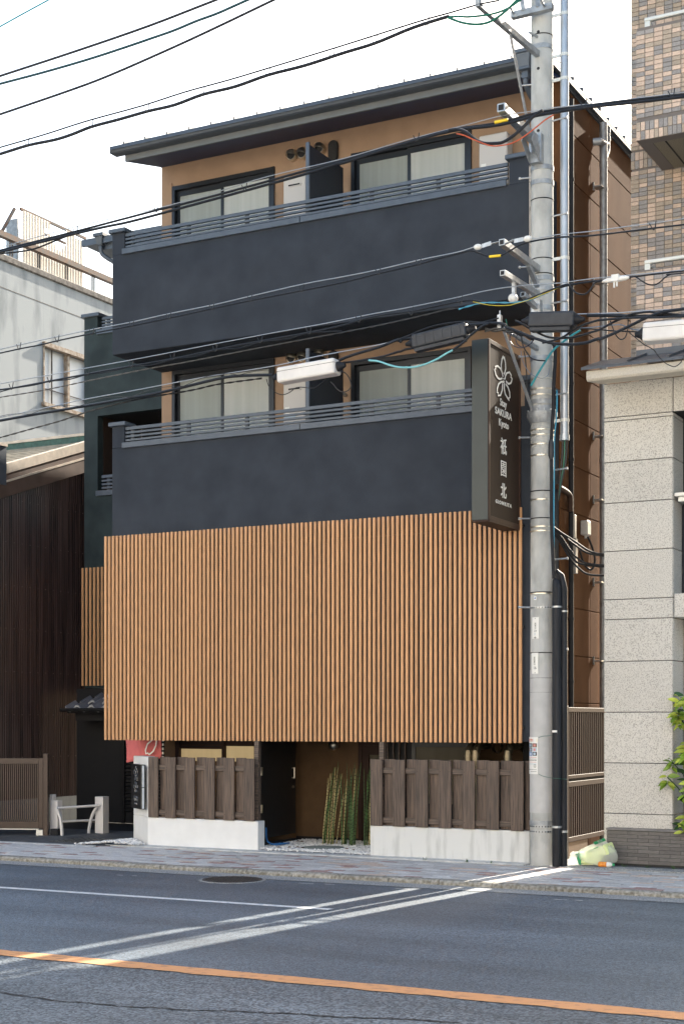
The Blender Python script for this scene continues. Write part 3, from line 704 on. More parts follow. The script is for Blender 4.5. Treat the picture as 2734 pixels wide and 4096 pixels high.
# --- downpipes on the side wall
dp = part('downpipe', MB().tube(smooth_pts([(-6.36, 19.44, .1), (-6.36, 19.44, 9.0), (-6.36, 19.44, 9.22), (-6.36, 19.50, 9.32), (-6.36, 19.56, 9.40), (-6.36, 19.56, 9.5), (-6.36, 19.56, 9.69)], 3), .052, 16), 'galv_dull', ry, True)
part('pipe_tee', MB().tube([(-6.36, 19.555, 9.47), (-6.36, 19.40, 9.44), (-6.37, 19.30, 9.43), (-6.45, 19.28, 9.43)], .05, 14), 'galv_dull', dp, True)
for z in (9.66, 9.16, 9.55, 5.2): part('pipe_collar', MB().tube([(-6.36, 19.56 if z > 9.32 else 19.44, z-.03), (-6.36, 19.56 if z > 9.32 else 19.44, z+.03)], .057, 16), 'galv_dull', dp, True)
for z in (8.83, 7.55, 6.3, 5.5, 4.65, 3.55, 2.5):
    b = MB(); b.tube([(-6.36, 19.44, z-.012), (-6.36, 19.44, z+.012)], .058, 16); b.box(-6.445, -6.33, 19.27, 19.40, z-.008, z+.008); b.box(-6.449, -6.43, 19.262, 19.28, z-.05, z+.06)
    part('pipe_bracket', b, 'galvanised', dp)
dp = part('downpipe', MB().tube(smooth_pts([(-6.50, 18.10, 9.27), (-6.44, 18.17, 9.27), (-6.41, 18.25, 9.25), (-6.405, 18.275, 9.17), (-6.405, 18.275, 9.0), (-6.405, 18.275, 1.2), (-6.405, 18.275, .1)], 3), .033, 12), 'black_plastic', ry, True)
for z in (8.6, 7.3, 6.0, 5.03, 4.0, 3.0, 2.2):
    part('pipe_bracket', MB().tube([(-6.405, 18.275, z-.015), (-6.405, 18.275, z+.015)], .039, 12), 'black_plastic', dp)
part('branch_pipe', MB().tube(smooth_pts([(-6.42, 17.8, 4.62), (-6.40, 18.0, 4.60), (-6.395, 18.17, 4.57), (-6.39, 18.20, 4.50), (-6.39, 18.20, 4.36)]), .035, 12), 'brown_alu', dp, True)
# --- service box and duct on the side wall
mb_ = part('service_box', MB().obox((-6.40, 18.83, 4.22), (1, 0, 0), (0, 1, 0), (0, 0, 1), .05, .075, .095), 'heater_white', ry, bev=.012)
part('box_gland', MB().tube([(-6.39, 18.80, 4.13), (-6.39, 18.80, 4.08)], .018, 8).tube([(-6.39, 18.87, 4.13), (-6.39, 18.87, 4.09)], .018, 8), 'heater_white', mb_)
part('cable_duct', MB().box(-6.449, -6.41, 18.43, 18.50, 4.05, 4.35).box(-6.449, -6.41, 18.47, 18.55, 3.60, 4.049), 'heater_white', ry, bev=.004)
# --- flood of small fittings
part('wall_lamp', MB().ball((-9.97, 18.52, 1.36), .075, .075, .075, 14, 8), 'stainless', ry, True)

# water heaters on the balconies
def heater(x0, x1, z0, z1, label):
    t = thing('water_heater', label, 'water heater', ((x0+x1)/2, 18.13, z0), 'water heaters on the balconies')
    part('casing', MB().box(x0, x1, 18.03, 18.228, z0, z1), 'heater_white', t, bev=.012)
    xc = (x0+x1)/2; zc = z1-.13
    prof = [(xc+(.09 if math.cos(rad(a)) > 0 else -.09)+.022*math.cos(rad(a)), zc+.022*math.sin(rad(a))) for a in range(10, 370, 20)]
    e = part('exhaust_slot', MB().prism(prof, lambda u, v, a: (u, a, v), 18.018, 18.0295), 'heater_white', t)
    part('slot_opening', MB().box(xc-.09, xc+.09, 18.0155, 18.0178, zc-.010, zc+.010), 'black_matt', e)
    part('rating_label', MB().box(x0+.03, x0+.10, 18.027, 18.0298, z1-.47, z1-.37), 'paper_white', t)
    part('rating_label', MB().box(x0+.03, x0+.20, 18.027, 18.0298, z1-.52, z1-.50), 'print_pale', t)
    part('valve_cover', MB().box(xc-.12, xc+.12, 18.05, 18.22, z0-.12, z0-.001), 'heater_white', t)
heater(-10.50, -10.14, 8.55, 9.24, 'white gas water heater on the top balcony, left of the navy partition')
heater(-7.57, -7.18, 8.60, 9.28, 'white gas water heater on the top balcony, right of the windows')
heater(-10.50, -10.14, 5.75, 6.42, 'white gas water heater on the lower balcony, behind the white cable closure')
# ================================================================ SIGNS AND GARDEN WALLS
PETALS = [[(16.426, 5.765), (16.383, 5.799), (16.372, 5.86), (16.400, 5.936), (16.434, 5.973), (16.451, 5.952), (16.468, 5.973), (16.506, 5.911), (16.514, 5.847), (16.490, 5.80), (16.463, 5.765)],
 [(16.405, 5.712), (16.34, 5.688), (16.27, 5.685), (16.21, 5.711), (16.169, 5.765), (16.205, 5.783), (16.188, 5.80), (16.266, 5.827), (16.35, 5.813), (16.398, 5.78), (16.43, 5.735)],
 [(16.491, 5.715), (16.505, 5.76), (16.548, 5.801), (16.635, 5.829), (16.692, 5.803), (16.678, 5.779), (16.716, 5.77), (16.70, 5.735), (16.678, 5.709), (16.606, 5.684), (16.515, 5.700)],
 [(16.463, 5.679), (16.378, 5.665), (16.294, 5.622), (16.252, 5.561), (16.246, 5.513), (16.28, 5.52), (16.274, 5.484), (16.35, 5.501), (16.406, 5.57), (16.42, 5.655)],
 [(16.477, 5.669), (16.468, 5.604), (16.50, 5.545), (16.591, 5.505), (16.62, 5.494), (16.614, 5.52), (16.649, 5.532), (16.640, 5.593), (16.590, 5.640), (16.514, 5.668)]]
FC = (16.452, 5.70)
def flower(fn, sc, w, th):
    b = MB()
    for p in PETALS:
        q = [((u-FC[0])*sc, (v-FC[1])*sc) for u, v in p]
        ribbon(b, q, fn, w, th)
    for i in (0, 1):                                                   # the little window at the heart
        for j in (0, 1):
            u, v = (-.012+i*.024)*sc, (-.014+j*.028)*sc
            b.quad(fn(u-.008*sc, v-.009*sc, th), fn(u+.008*sc, v-.009*sc, th), fn(u+.008*sc, v+.009*sc, th), fn(u-.008*sc, v+.009*sc, th))
    return b
XS_ = -6.588
sg = thing('projecting_sign', 'tall dark projecting signboard with a white blossom and vertical lettering beside the pole', 'sign', (-6.70, 16.5, 4.0))
part('sign_box', MB().box(-6.805, XS_-.014, 15.99, 16.995, 4.01, 6.088), 'sign_side', sg, bev=.004)
b = MB(); b.box(XS_-.0135, XS_, 15.99, 16.035, 4.01, 6.088).box(XS_-.0135, XS_, 16.945, 16.995, 4.01, 6.088).box(XS_-.0135, XS_, 16.0355, 16.9445, 4.01, 4.06).box(XS_-.0135, XS_, 16.0355, 16.9445, 6.038, 6.088)
part('sign_frame', b, 'brown_alu', sg, bev=.003)
part('sign_panel', MB().box(XS_-.0134, XS_-.008, 16.036, 16.944, 4.0605, 6.0375), 'sign_face', sg)
part('base_plate', MB().box(-6.80, XS_-.002, 15.995, 16.99, 3.99, 4.009), 'brown_alu', sg)
part('blossom_emblem', flower(lambda u, v, h: (XS_-.008+h, FC[0]+u, FC[1]+v), 1., .021, .004), 'sign_letter', sg)
Yd, Zd = (0, 1, 0), (0, 0, 1)
for body, size, y, z, sx, bo in (('Stay', .120, 16.44, 5.422, 1.0, .001), ('SAKURA', .114, 16.445, 5.300, 1.18, .001), ('Kyoto', .120, 16.455, 5.180, 1.0, .001),
                                 ('祇', .205, 16.45, 4.905, .96, .0015), ('園', .205, 16.45, 4.645, .96, .0), ('北', .19, 16.45, 4.385, .96, .002), ('GIONKITA', .058, 16.45, 4.247, 1.35, .0012)):
    text('lettering', body, size, (XS_-.006, y, z), Yd, Zd, 'sign_letter', sg, .002, sx, bo, None, 1.45 if size < .07 else 1.04)

# left garden wall with splayed end
A_, B_, C_ = (-12.488, 17.271), (-11.951, 16.86), (-10.20, 16.86)
t = thing('garden_wall', 'white rendered garden wall with splayed tall end, left of the entrance', 'wall', (-11.2, 16.95, 0))
low = [A_, B_, C_, (-10.20, 17.03), (-11.90, 17.03), (-12.40, 17.42)]
b = MB().prism(low, lambda u, v, a: (u, v, a), 0, .383); part('wall_base', b, 'white_wall', t, bev=.006)
tall = [A_, (-11.975, 16.878), (-11.935, 16.884), (-11.935, 17.02), (-12.40, 17.40)]
b = MB().prism(tall, lambda u, v, a: (u, v, a), .3835, 1.21); part('tall_end', b, 'white_wall', t, bev=.008)
# right garden wall
t = thing('garden_wall', 'long rain-stained white garden wall right of the entrance, ending at the pole', 'wall', (-7.5, 16.95, 0))
b = MB().box(-8.555, -6.43, 16.86, 17.03, 0, .383); part('wall_base', b, 'stained_wall', t, bev=.006)
# board fences
def fence(label, x0, boards, backs, zb, zt, posts):
    t = thing('board_fence', label, 'fence', ((boards[0][0]+boards[-1][1])/2, 16.9, zb), 'wood look board fences on the garden walls')
    for k, (a, c) in enumerate(boards):
        o = part('board', MB().box(a, c, 16.835, 16.862, zb+random.uniform(-.003, .003), zt+random.uniform(-.003, .003)), 'fence_wood', t, bev=.003)
        for z in (zb+.075, zt-.14):
            s_ = MB()
            for x in (a+.025, c-.025): s_.tube([(x, 16.834, z), (x, 16.8315, z)], .0045, 8)
            part('screw', s_, 'black_matt', o)
    for a, c in backs: part('board', MB().box(a, c, 16.905, 16.93, zb+.002, zt+.004), 'fence_wood', t, bev=.003)
    for z0, z1 in ((zb+.04, zb+.108), (zt-.172, zt-.104)):
        part('rail', MB().box(boards[0][0]+.02, boards[-1][1]-.02, 16.864, 16.903, z0, z1), 'fence_rail', t, bev=.003)
    for x in posts: part('post', MB().box(x, x+.062, 16.935, 17.0, zb+.004, 1.436), 'fence_rail', t)
fence('brown wood-look board fence on the short splayed white wall', 0, [(-11.928, -11.772), (-11.653, -11.489), (-11.343, -11.178), (-11.027, -10.864), (-10.722, -10.557), (-10.407, -10.244)],
      [(-11.782, -11.64), (-11.497, -11.345), (-11.187, -11.035), (-10.872, -10.73), (-10.567, -10.42)], .385, 1.207, (-10.302,))
fence('brown wood-look board fence on the long stained white wall by the pole', 0, [(-8.541, -8.377), (-8.229, -8.067), (-7.919, -7.752), (-7.604, -7.437), (-7.284, -7.127), (-6.972, -6.813), (-6.66, -6.499)],
      [(-8.38, -8.22), (-8.07, -7.91), (-7.755, -7.60), (-7.44, -7.28), (-7.13, -6.97), (-6.815, -6.655), (-6.50, -6.435)], .385, 1.216, (-8.466,))
# plaque on the splayed wall
n_ = Vector((-.6431, -.7658, 0)); tdir = Vector((.7658, -.6431, 0))
o_ = Vector((-12.175, 17.0085, 0))                                     # on the splayed face
ps = thing('name_plaque', 'small black plaque with glossy blossom and lettering on the splayed white wall', 'sign', tuple(o_ + Vector((0, 0, .49))))
c_ = o_ + n_*.036 + Vector((0, 0, .797))
part('plaque_box', MB().obox(c_, tdir, n_, (0, 0, 1), .262, .034, .304), 'black_door', ps, bev=.003)
sd = o_ + n_*.036 + tdir*.263
for z0, z1 in ((.50, .785), (.795, 1.09)):
    part('side_panel', MB().obox(sd + Vector((0, 0, (z0+z1)/2)), tdir, n_, (0, 0, 1), .002, .015, (z1-z0)/2), 'frosted_pane', ps)
pf = o_ + n_*.0705 + tdir*.0
part('blossom_emblem', flower(lambda u, v, h: tuple(pf + tdir*u + n_*h + Vector((0, 0, .965+v))), .40, .011, .003), 'gloss_letter', ps)
for body, size, z, bo in (('Stay', .062, .842, .0005), ('SAKURA', .068, .79, .0005), ('Kyoto', .062, .738, .0005), ('祇園北', .078, .625, .001), ('GIONKITA', .034, .56, .0005)):
    text('lettering', body, size, tuple(pf + n_*.001 + Vector((0, 0, z))), tdir, (0, 0, 1), 'gloss_letter', ps, .001, 1., bo)

# pink banner behind the splayed wall
bn = thing('banner', 'pink cloth banner with a white petal emblem hanging under the slat screen', 'banner', (-12.6, 17.6, 1.1))
b = MB(); N_, K_ = 18, 10
for j in range(K_+1):
    for i in range(N_+1):
        u, v = i/N_, j/K_
        x = -12.90 + u*.665 + (.05*(1-u)*(1-v) if u < .4 else 0); z = 1.125 + .07*max(0, .35-u)*(-1) + .075*u*(1-v)*.6 + v*.62
        b.v.append((x, 17.6 + .022*math.sin(u*9+v*2)+.012*math.sin(u*17+v*6), z))
for j in range(K_):
    for i in range(N_): b.face((j*(N_+1)+i, j*(N_+1)+i+1, (j+1)*(N_+1)+i+1, (j+1)*(N_+1)+i))
o = part('cloth', b, 'banner_pink', bn, True); sdm = o.modifiers.new('thick', 'SOLIDIFY'); sdm.thickness = .002
fb = lambda u, v, h: (-12.40+u, 17.568-h, 1.42+v)
pe = MB(); ribbon(pe, [(.10, .03), (.04, .02), (-.06, -.05), (-.095, -.14), (-.085, -.19), (-.055, -.175), (-.03, -.20), (.04, -.15), (.085, -.07), (.10, .02)], fb, .022, .002)
ribbon(pe, [(-.10, .05), (-.03, .02), (.06, .015), (.12, .03)], fb, .022, .002)
part('petal_emblem', pe, 'sign_letter', bn)
b = MB().tube([(-12.215, 17.6, .9), (-12.215, 17.6, 1.9)], .012, 10); part('banner_pole', b, 'alu_white', bn)
for i in range(9): part('hanging_loop', MB().box(-12.236, -12.196, 17.585, 17.615, 1.14+i*.06, 1.168+i*.06), 'black_matt', bn)

# black slatted gate, standing open against the left of the entrance
g = thing('slatted_gate', 'black slatted entrance gate with silver hinges, standing open in the entrance', 'gate', (-10.41, 17.7, 0))
gx = lambda y: -10.335 - (y-17.12)*.11
for i in range(9):
    y = 17.13 + i*.128
    part('gate_slat', MB().box(gx(y)-.015, gx(y)+.012, y, y+.112, .13, 1.436), 'black_door', g)
part('gate_rail', MB().beam((gx(17.12)-.03, 17.12, .30), (gx(18.3)-.03, 18.3, .30), .02, .07).beam((gx(17.12)-.03, 17.12, 1.16), (gx(18.3)-.03, 18.3, 1.16), .02, .07), 'black_door', g)
part('gate_sill', MB().beam((gx(17.1), 17.1, .03), (gx(18.3), 18.3, .03), .05, .06), 'black_matt', g)
for z in (.53, 1.03):
    b = MB().box(gx(17.1)+.0, gx(17.1)+.055, 17.085, 17.115, z-.055, z+.055).box(gx(17.1)-.04, gx(17.1)-.001, 17.075, 17.12, z-.04, z-.002)
    part('hinge', b, 'stainless', g)
part('handle', MB().tube([(gx(18.17)+.05, 18.17, .90), (gx(18.17)+.05, 18.17, 1.05)], .011, 8).box(gx(18.17)+.012, gx(18.17)+.05, 18.16, 18.18, .90, .915).box(gx(18.17)+.012, gx(18.17)+.05, 18.16, 18.18, 1.035, 1.05), 'stainless', g)
part('lock', MB().tube([(gx(18.18)+.012, 18.18, .78), (gx(18.18)+.035, 18.18, .78)], .018, 10), 'stainless', g)

# gravel beds
def pebbles(name, label, poly, n, zt, spread=None):
    base = []
    for q in range(6):
        m = MB(); m.ball((0, 0, 0), 1, random.uniform(.7, .95), random.uniform(.5, .7), 6, 4); base.append(m)
    b = MB()
    def inside(x, y):
        r = False; j = len(poly)-1
        for i in range(len(poly)):
            if (poly[i][1] > y) != (poly[j][1] > y) and x < (poly[j][0]-poly[i][0])*(y-poly[i][1])/(poly[j][1]-poly[i][1])+poly[i][0]: r = not r
            j = i
        return r
    xs = [p[0] for p in poly]; ys = [p[1] for p in poly]; k = 0; tries = 0
    while k < n and tries < n*8:
        tries += 1
        x, y = random.uniform(min(xs), max(xs)), random.uniform(min(ys), max(ys))
        if not inside(x, y) or (spread and spread(x, y)): continue
        k += 1; m = random.choice(base); s_ = random.uniform(.011, .020); a = random.uniform(0, 6.28); ca, sa = math.cos(a), math.sin(a)
        z = zt(x, y) + random.uniform(-.008, .012); o = len(b.v)
        b.v += [(x+(px*ca-py*sa)*s_, y+(px*sa+py*ca)*s_, z+pz*s_) for px, py, pz in m.v]
        b.cur = 0 if random.random() < .8 else 1
        for f in m.f: b.face(tuple(o+i for i in f))
    b.cur = 0
    st = stuff(name, b, ['pebble', 'pebble_grey'], None, True); st['label'] = label; st['category'] = 'gravel'
    return st
mhc = (-9.52, 17.38)
struct('gravel_bed', MB().quad((-10.5, 16.865, .012), (-8.55, 16.865, .012), (-8.55, 18.6, .012), (-10.5, 18.6, .012)), 'pebble_grey')
pebbles('gravel', 'bed of white pebbles across the entrance between the two white walls', [(-10.30, 16.87), (-8.56, 16.87), (-8.56, 18.55), (-10.45, 18.55)], 5200, lambda x, y: .020, lambda x, y: (x-mhc[0])**2+((y-mhc[1]))**2 < .30**2)
pebbles('gravel', 'small heap of white pebbles at the foot of the splayed wall', [(-12.95, 16.47), (-12.05, 16.60), (-11.95, 16.78), (-12.42, 17.15)], 850, lambda x, y: .01+.045*max(0, 1-abs(x+12.35)*1.9))
t = thing('inspection_cover', 'round grey-green inspection cover lying in the white entrance pebbles', 'manhole cover', (mhc[0], mhc[1], .02))
part('cover_disc', MB().ring(mhc, .285, .012, .032, 36), 'green_iron', t); 
b = MB()
for i in range(-5, 6):
    w = math.sqrt(max(0, .25**2-(i*.048)**2))
    b.box(mhc[0]-w, mhc[0]+w, mhc[1]+i*.048-.006, mhc[1]+i*.048+.006, .032, .036); b.box(mhc[0]+i*.048-.006, mhc[0]+i*.048+.006, mhc[1]-w, mhc[1]+w, .0321, .0355)
part('cover_grid', b, 'green_iron', t)
lf = MB()
for i in range(14):
    x, y = random.choice([(-10.1, 18.2), (-9.9, 18.3), (-9.7, 16.95), (-9.85, 16.92), (-8.95, 17.05), (-10.2, 17.9)]); x += random.uniform(-.12, .12); y += random.uniform(-.05, .1); a = random.uniform(0, 6.28); L_ = random.uniform(.03, .05)
    ux, uy = math.cos(a)*L_, math.sin(a)*L_
    lf.quad((x-ux, y-uy, .045), (x+uy*.4, y-ux*.4, .058), (x+ux, y+uy, .05), (x-uy*.4, y+ux*.4, .062))
st = stuff('fallen_leaves', lf, 'dead_leaf'); st['label'] = 'brown fallen leaves scattered on the entrance pebbles'; st['category'] = 'leaves'
hs = MB().tube(smooth_pts([(-10.25, 17.15, .28), (-10.27, 17.2, .12), (-10.23, 17.25, .06), (-10.15, 17.3, .05), (-10.10, 17.45, .06), (-10.14, 17.55, .05), (-10.22, 17.42, .05), (-10.26, 17.3, .045)], 5), .011, 8)
solo('hose', hs, 'print_blue', 'blue hose end curled on the pebbles inside the black gate', 'hose', smooth=True)

# tall jointed canes in front of the entrance wall
def canes(label, x, y, n, zmax, lean, yel):
    t = thing('horsetail_clump', label, 'plant', (x, y, .02), 'clumps of tall jointed canes by the entrance wall')
    for i in range(n):
        bx, by = x+random.uniform(-.095, .095), y+random.uniform(-.08, .08); h = zmax*random.choice([.62, .72, .8, .86, .93, 1.]); a = lean*.8+random.uniform(-.09, .09); ay = random.uniform(-.02, .04)
        b = MB(); P = [(bx+a*q*h*(.6+.4*q), by+ay*q*h, .01+q*h) for q in [k/6 for k in range(7)]]
        r = random.uniform(.0055, .0085); b.tube(P, [r, r, r, r, r*.95, r*.8, r*.25], 7)
        b.cur = 1; q = .05
        while q < .93:
            p = (bx+a*q*h*(.6+.4*q), by+ay*q*h, .01+q*h); b.tube([(p[0], p[1], p[2]-.004), (p[0], p[1], p[2]+.004)], r*1.12, 7); q += random.uniform(.042, .058)/h
        b.cur = 0
        part('cane', b, ['cane_yellow' if random.random() < yel else 'cane_green', 'cane_node'], t, True)
canes('leftmost clump of canes, mostly yellowed, leaning right', -9.70, 17.90, 20, 1.14, .12, .55)
canes('green and straw canes in the second clump from the left', -9.38, 17.86, 19, 1.13, .06, .2)
canes('dark green canes before the patterned glass door', -9.13, 17.98, 19, 1.05, .05, .1)
canes('few thin green canes against the right fence end', -8.76, 17.96, 9, 1.0, -.02, .15)

# ================================================================ UTILITY POLE
PX, PY = -6.23, 16.755
pr = lambda z: .1415 - .0013*z
po = thing('utility_pole', 'concrete utility pole with steel arms, bands and cables beside the inn', 'utility pole', (PX, PY, 0))
zz_ = [0, .5, 1.5, 3, 4.5, 6, 7.5, 9, 10.5, 12.5]
part('pole_shaft', MB().tube([(PX, PY, z) for z in zz_], [pr(z) for z in zz_], 32), 'pole_concrete', po, True)
part('pole_sheath', MB().tube([(PX, PY, .62), (PX, PY, 2.30)], [pr(.6)+.004, pr(2.3)+.004], 32), 'pole_sheath', po, True)
def band(z, h, m, grow=.005, nm='steel_band'):
    return part(nm, MB().tube([(PX, PY, z-h/2), (PX, PY, z+h/2)], pr(z)+grow, 32), m, po, True)
for z in (9.76, 8.05, 7.83, 7.13, 6.95, 4.40, 4.08, 3.21, 2.50, 2.20, 2.03, 1.475, .955): band(z, .012, 'black_plastic', .004, 'strap')
for z in (9.62, 8.20, 8.03, 6.90, 6.78, 6.55, 5.96, 5.45, .50): band(z, .055, 'galv_dull', .007, 'clamp_band')
for z in (5.72, 5.60, 5.53, 5.12, 5.06, 4.95, 4.82, 4.30, 3.98, 3.93, 3.195): band(z, .014, 'stainless', .005)
b = MB(); b.tube([(PX, PY, 5.40), (PX, PY, 5.34), (PX, PY, 5.335), (PX, PY, 5.29), (PX, PY, 5.20)], [pr(5.4)+.008, pr(5.3)+.012, pr(5.3)+.045, pr(5.3)+.045, pr(5.3)+.006], 32)
fl = part('flange_collar', b, 'galv_dull', po, True)
b = MB()
for i in range(12):
    a = i*math.pi/6; b.tube([(PX+(pr(5.3)+.03)*math.cos(a), PY+(pr(5.3)+.03)*math.sin(a), 5.27), (PX+(pr(5.3)+.03)*math.cos(a), PY+(pr(5.3)+.03)*math.sin(a), 5.36)], .010, 6)
part('flange_bolts', b, 'galvanised', fl)
for z in (2.97+.06, .46, .40):
    o = band(z, .022, 'galvanised', .006, 'perforated_band'); b = MB()
    for i in range(26):
        a = math.pi + i*math.pi*2/26; rr_ = pr(z)+.0065; b.obox((PX+rr_*math.cos(a), PY+rr_*math.sin(a), z), (-math.sin(a), math.cos(a), 0), (math.cos(a), math.sin(a), 0), (0, 0, 1), .007, .001, .006)
    part('band_holes', b, 'black_matt', o)
def bolt(z, sgn, L_=.17):
    r0 = pr(z); b = MB(); b.tube([(PX+sgn*r0*.9, PY-.03, z), (PX+sgn*(r0+L_), PY-.05, z+.006)], .010, 8); b.tube([(PX+sgn*(r0+L_), PY-.05, z+.006), (PX+sgn*(r0+L_+.015), PY-.05, z+.007)], .017, 8)
    part('step_bolt', b, 'galvanised', po, True)
for z in (9.22, 8.12, 7.07, 6.01, 5.05, 4.09, 3.04): bolt(z, -1, .125)
for z in (8.74, 7.62, 6.60, 5.52, 4.64, 3.59, 2.53): bolt(z, 1, .185)
b = MB().tube([(PX-.01, PY-pr(9.7), 9.72), (PX-.07, PY-pr(9.7)-.12, 9.74)], .014, 8); part('through_bolt', b, 'galvanised', po, True)
b = MB()
for z in (9.35, 8.62, 9.78): b.tube([(PX+.0, PY-pr(z)+.004, z), (PX+.0, PY-pr(z)-.002, z)], .018, 12)
part('pole_holes', b, 'black_matt', po)
def arm(p0, p1, w, h, m='galvanised', nm='cross_arm', hollow=True):
    o = part(nm, MB().beam(p0, p1, w, h), m, po, bev=.004)
    if hollow:
        d = (Vector(p1)-Vector(p0)).normalized(); part('arm_opening', MB().beam(Vector(p1)-d*.002, Vector(p1)+d*.002, w*.66, h*.66), 'black_matt', o)
    return o
XA = -6.24
arm((XA, 16.62, 9.52), (XA-.01, 14.84, 9.37), .055, .075, 'galv_dull', hollow=False)
part('arm_upright', MB().box(XA-.03, XA+.03, 14.86, 14.92, 9.36, 10.2), 'galv_dull', po)
part('arm_strut', MB().beam((XA-.01, 15.775, 9.44), (XA-.02, 16.60, 8.27), .045, .018, (1, 0, 0)), 'galvanised', po)
arm((XA, 16.63, 8.48), (XA, 15.49, 8.485), .095, .095)
part('arm_bracket', MB().box(XA-.075, XA+.075, 16.54, 16.63, 8.22, 8.56).beam((XA-.06, 16.30, 8.44), (XA-.06, 16.56, 8.26), .012, .12).beam((XA+.06, 16.30, 8.44), (XA+.06, 16.56, 8.26), .012, .12), 'galvanised', po, bev=.004)
arm((XA, 16.62, 7.0), (XA, 15.51, 7.0), .07, .075)
part('arm_strut', MB().beam((XA, 16.33, 6.96), (XA, 16.62, 6.80), .05, .05), 'galvanised', po)
arm((XA, 16.62, 6.70), (XA, 15.53, 6.665), .065, .065)
arm((XA, 16.64, 6.53), (XA, 16.15, 6.585), .06, .06)
part('arm_bracket', MB().box(XA-.05, XA+.06, 16.55, 16.63, 6.44, 6.62), 'galvanised', po)
part('insulator_hanger', MB().box(XA-.02, XA+.02, 15.86, 15.90, 6.48, 6.65), 'galvanised', po)
part('insulator', MB().ball((XA, 15.85, 6.46), .055, .07, .055, 14, 8), 'insulator', po, True)
arm((XA, 16.6, 6.06), (XA, 15.53, 6.07), .05, .05, 'galv_dull')
part('arm_strut', MB().beam((XA, 15.56, 6.05), (XA, 16.45, 5.32), .04, .022, (1, 0, 0)), 'galvanised', po)
part('cable_clamp', MB().box(XA-.05, XA-.01, 15.50, 15.56, 6.05, 6.20).tube([(XA-.03, 15.53, 6.20), (XA-.03, 15.53, 6.25)], .008, 6), 'galvanised', po)
b = MB().box(PX-.29, PX+.22, 16.48, 16.56, 9.945, 10.02); o = part('cross_arm', b, 'galv_dull', po, bev=.004)
part('arm_bolt', MB().tube([(PX-.25, 16.50, 9.98), (PX-.25, 16.36, 10.02)], .013, 8).tube([(PX+.13, 16.50, 9.98), (PX+.13, 16.36, 10.02)], .013, 8), 'galv_dull', o, True)
part('arm_strut', MB().beam((PX-.13, 16.48, 10.0), (PX-.22, 16.45, 10.7), .02, .05).beam((PX+.05, 16.48, 10.0), (PX+.02, 16.45, 10.7), .02, .05), 'galv_dull', po)
# conduits up the pole
b = MB().tube([(-5.955, 16.76, 5.0), (-5.955, 16.76, 12.5)], .048, 18); rc = part('steel_conduit', b, 'steel_conduit', po, True)
for z in (9.98, 9.50, 9.22, 7.12, 5.22): 
    o = part('conduit_clamp', MB().tube([(-5.955, 16.76, z-.018), (-5.955, 16.76, z+.018)], .053, 18).box(-6.10, -6.0, 16.735, 16.75, z-.018, z+.018), 'alu_white', rc)
part('conduit_end', MB().tube([(-5.955, 16.76, 4.985), (-5.955, 16.76, 5.05)], .057, 18), 'steel_conduit', rc, True)
b = MB().tube([(-6.012, 16.66, 0), (-6.012, 16.66, 3.24), (-6.022, 16.66, 3.33), (-6.045, 16.66, 3.36)], [.056, .056, .045, .025], 18); part('cable_guard', b, 'conduit_black', po, True)
b = MB().tube([(-5.945, 16.71, 0), (-5.945, 16.71, 3.25), (-5.975, 16.71, 3.40), (-6.03, 16.69, 3.46)], [.042, .042, .034, .02], 16); part('cable_guard', b, 'conduit_black', po, True)
part('guard_strap', MB().tube([(-6.012, 16.66, 3.02), (-6.012, 16.66, 3.04)], .059, 18).tube([(-5.945, 16.71, 2.97), (-5.945, 16.71, 2.99)], .045, 16).tube([(-6.012, 16.66, .45), (-6.012, 16.66, .475)], .059, 18).tube([(-5.945, 16.71, .395), (-5.945, 16.71, .42)], .045, 16), 'galvanised', po)
part('guard_label', MB().box(-6.05, -5.99, 16.5985, 16.603, 1.565, 1.59), 'paper_white', po)
# plates and poster wrapped round the pole
def on_pole(r, u, v):                                                  # u metres round the pole from the street side, v height
    a = u/r; return lambda h: (PX + (r+h)*math.sin(a), PY - (r+h)*math.cos(a), v)
def wrap(mb, z, u0, u1, v0, v1, h0, h1, n=6, r=None):
    r = r or pr(z)+.004
    for i in range(n):
        a, c = u0+(u1-u0)*i/n, u0+(u1-u0)*(i+1)/n
        P = lambda u, v, h: (PX+(r+h)*math.sin(u/r), PY-(r+h)*math.cos(u/r), v)
        mb.quad(P(a, v0, h1), P(c, v0, h1), P(c, v1, h1), P(a, v1, h1)); mb.quad(P(a, v1, h1), P(c, v1, h1), P(c, v1, h0), P(a, v1, h0)); mb.quad(P(a, v0, h0), P(c, v0, h0), P(c, v0, h1), P(a, v0, h1))
        if i == 0: mb.quad(P(a, v0, h0), P(a, v0, h1), P(a, v1, h1), P(a, v1, h0))
        if i == n-1: mb.quad(P(c, v0, h1), P(c, v0, h0), P(c, v1, h0), P(c, v1, h1))
    return mb
def wtext(body, size, u, v, z, m, parent, sx=1., bold=0., h=.0035):
    r = pr(z)+.004
    f = lambda x, y, q: (PX+(r+h+q*.3)*math.sin((u+x)/r), PY-(r+h+q*.3)*math.cos((u+x)/r), v+y)
    return text('lettering', body, size, (0, 0, 0), (1, 0, 0), (0, 0, 1), m, parent, .001, sx, bold, f)
u0_ = -.060                                                             # faces the camera side
pA_ = thing('number_plate', 'upper white pole plate with the number 23', 'sign', (PX, PY-.14, 2.66), 'number plates on the utility pole')
part('plate', wrap(MB(), 2.8, u0_-.022, u0_+.072, 2.664, 2.916, 0, .0025), 'plate_white', pA_)
for i, ch in enumerate('西東山'): wtext(ch, .026, u0_+.028, 2.838-i*.024, 2.8, 'print_black', pA_)
wtext('23', .030, u0_+.028, 2.755, 2.8, 'print_dark', pA_, 1.2); wtext('田', .026, u0_+.022, 2.715, 2.8, 'print_pale', pA_); wtext('00 16', .017, u0_+.026, 2.676, 2.8, 'print_dark', pA_)
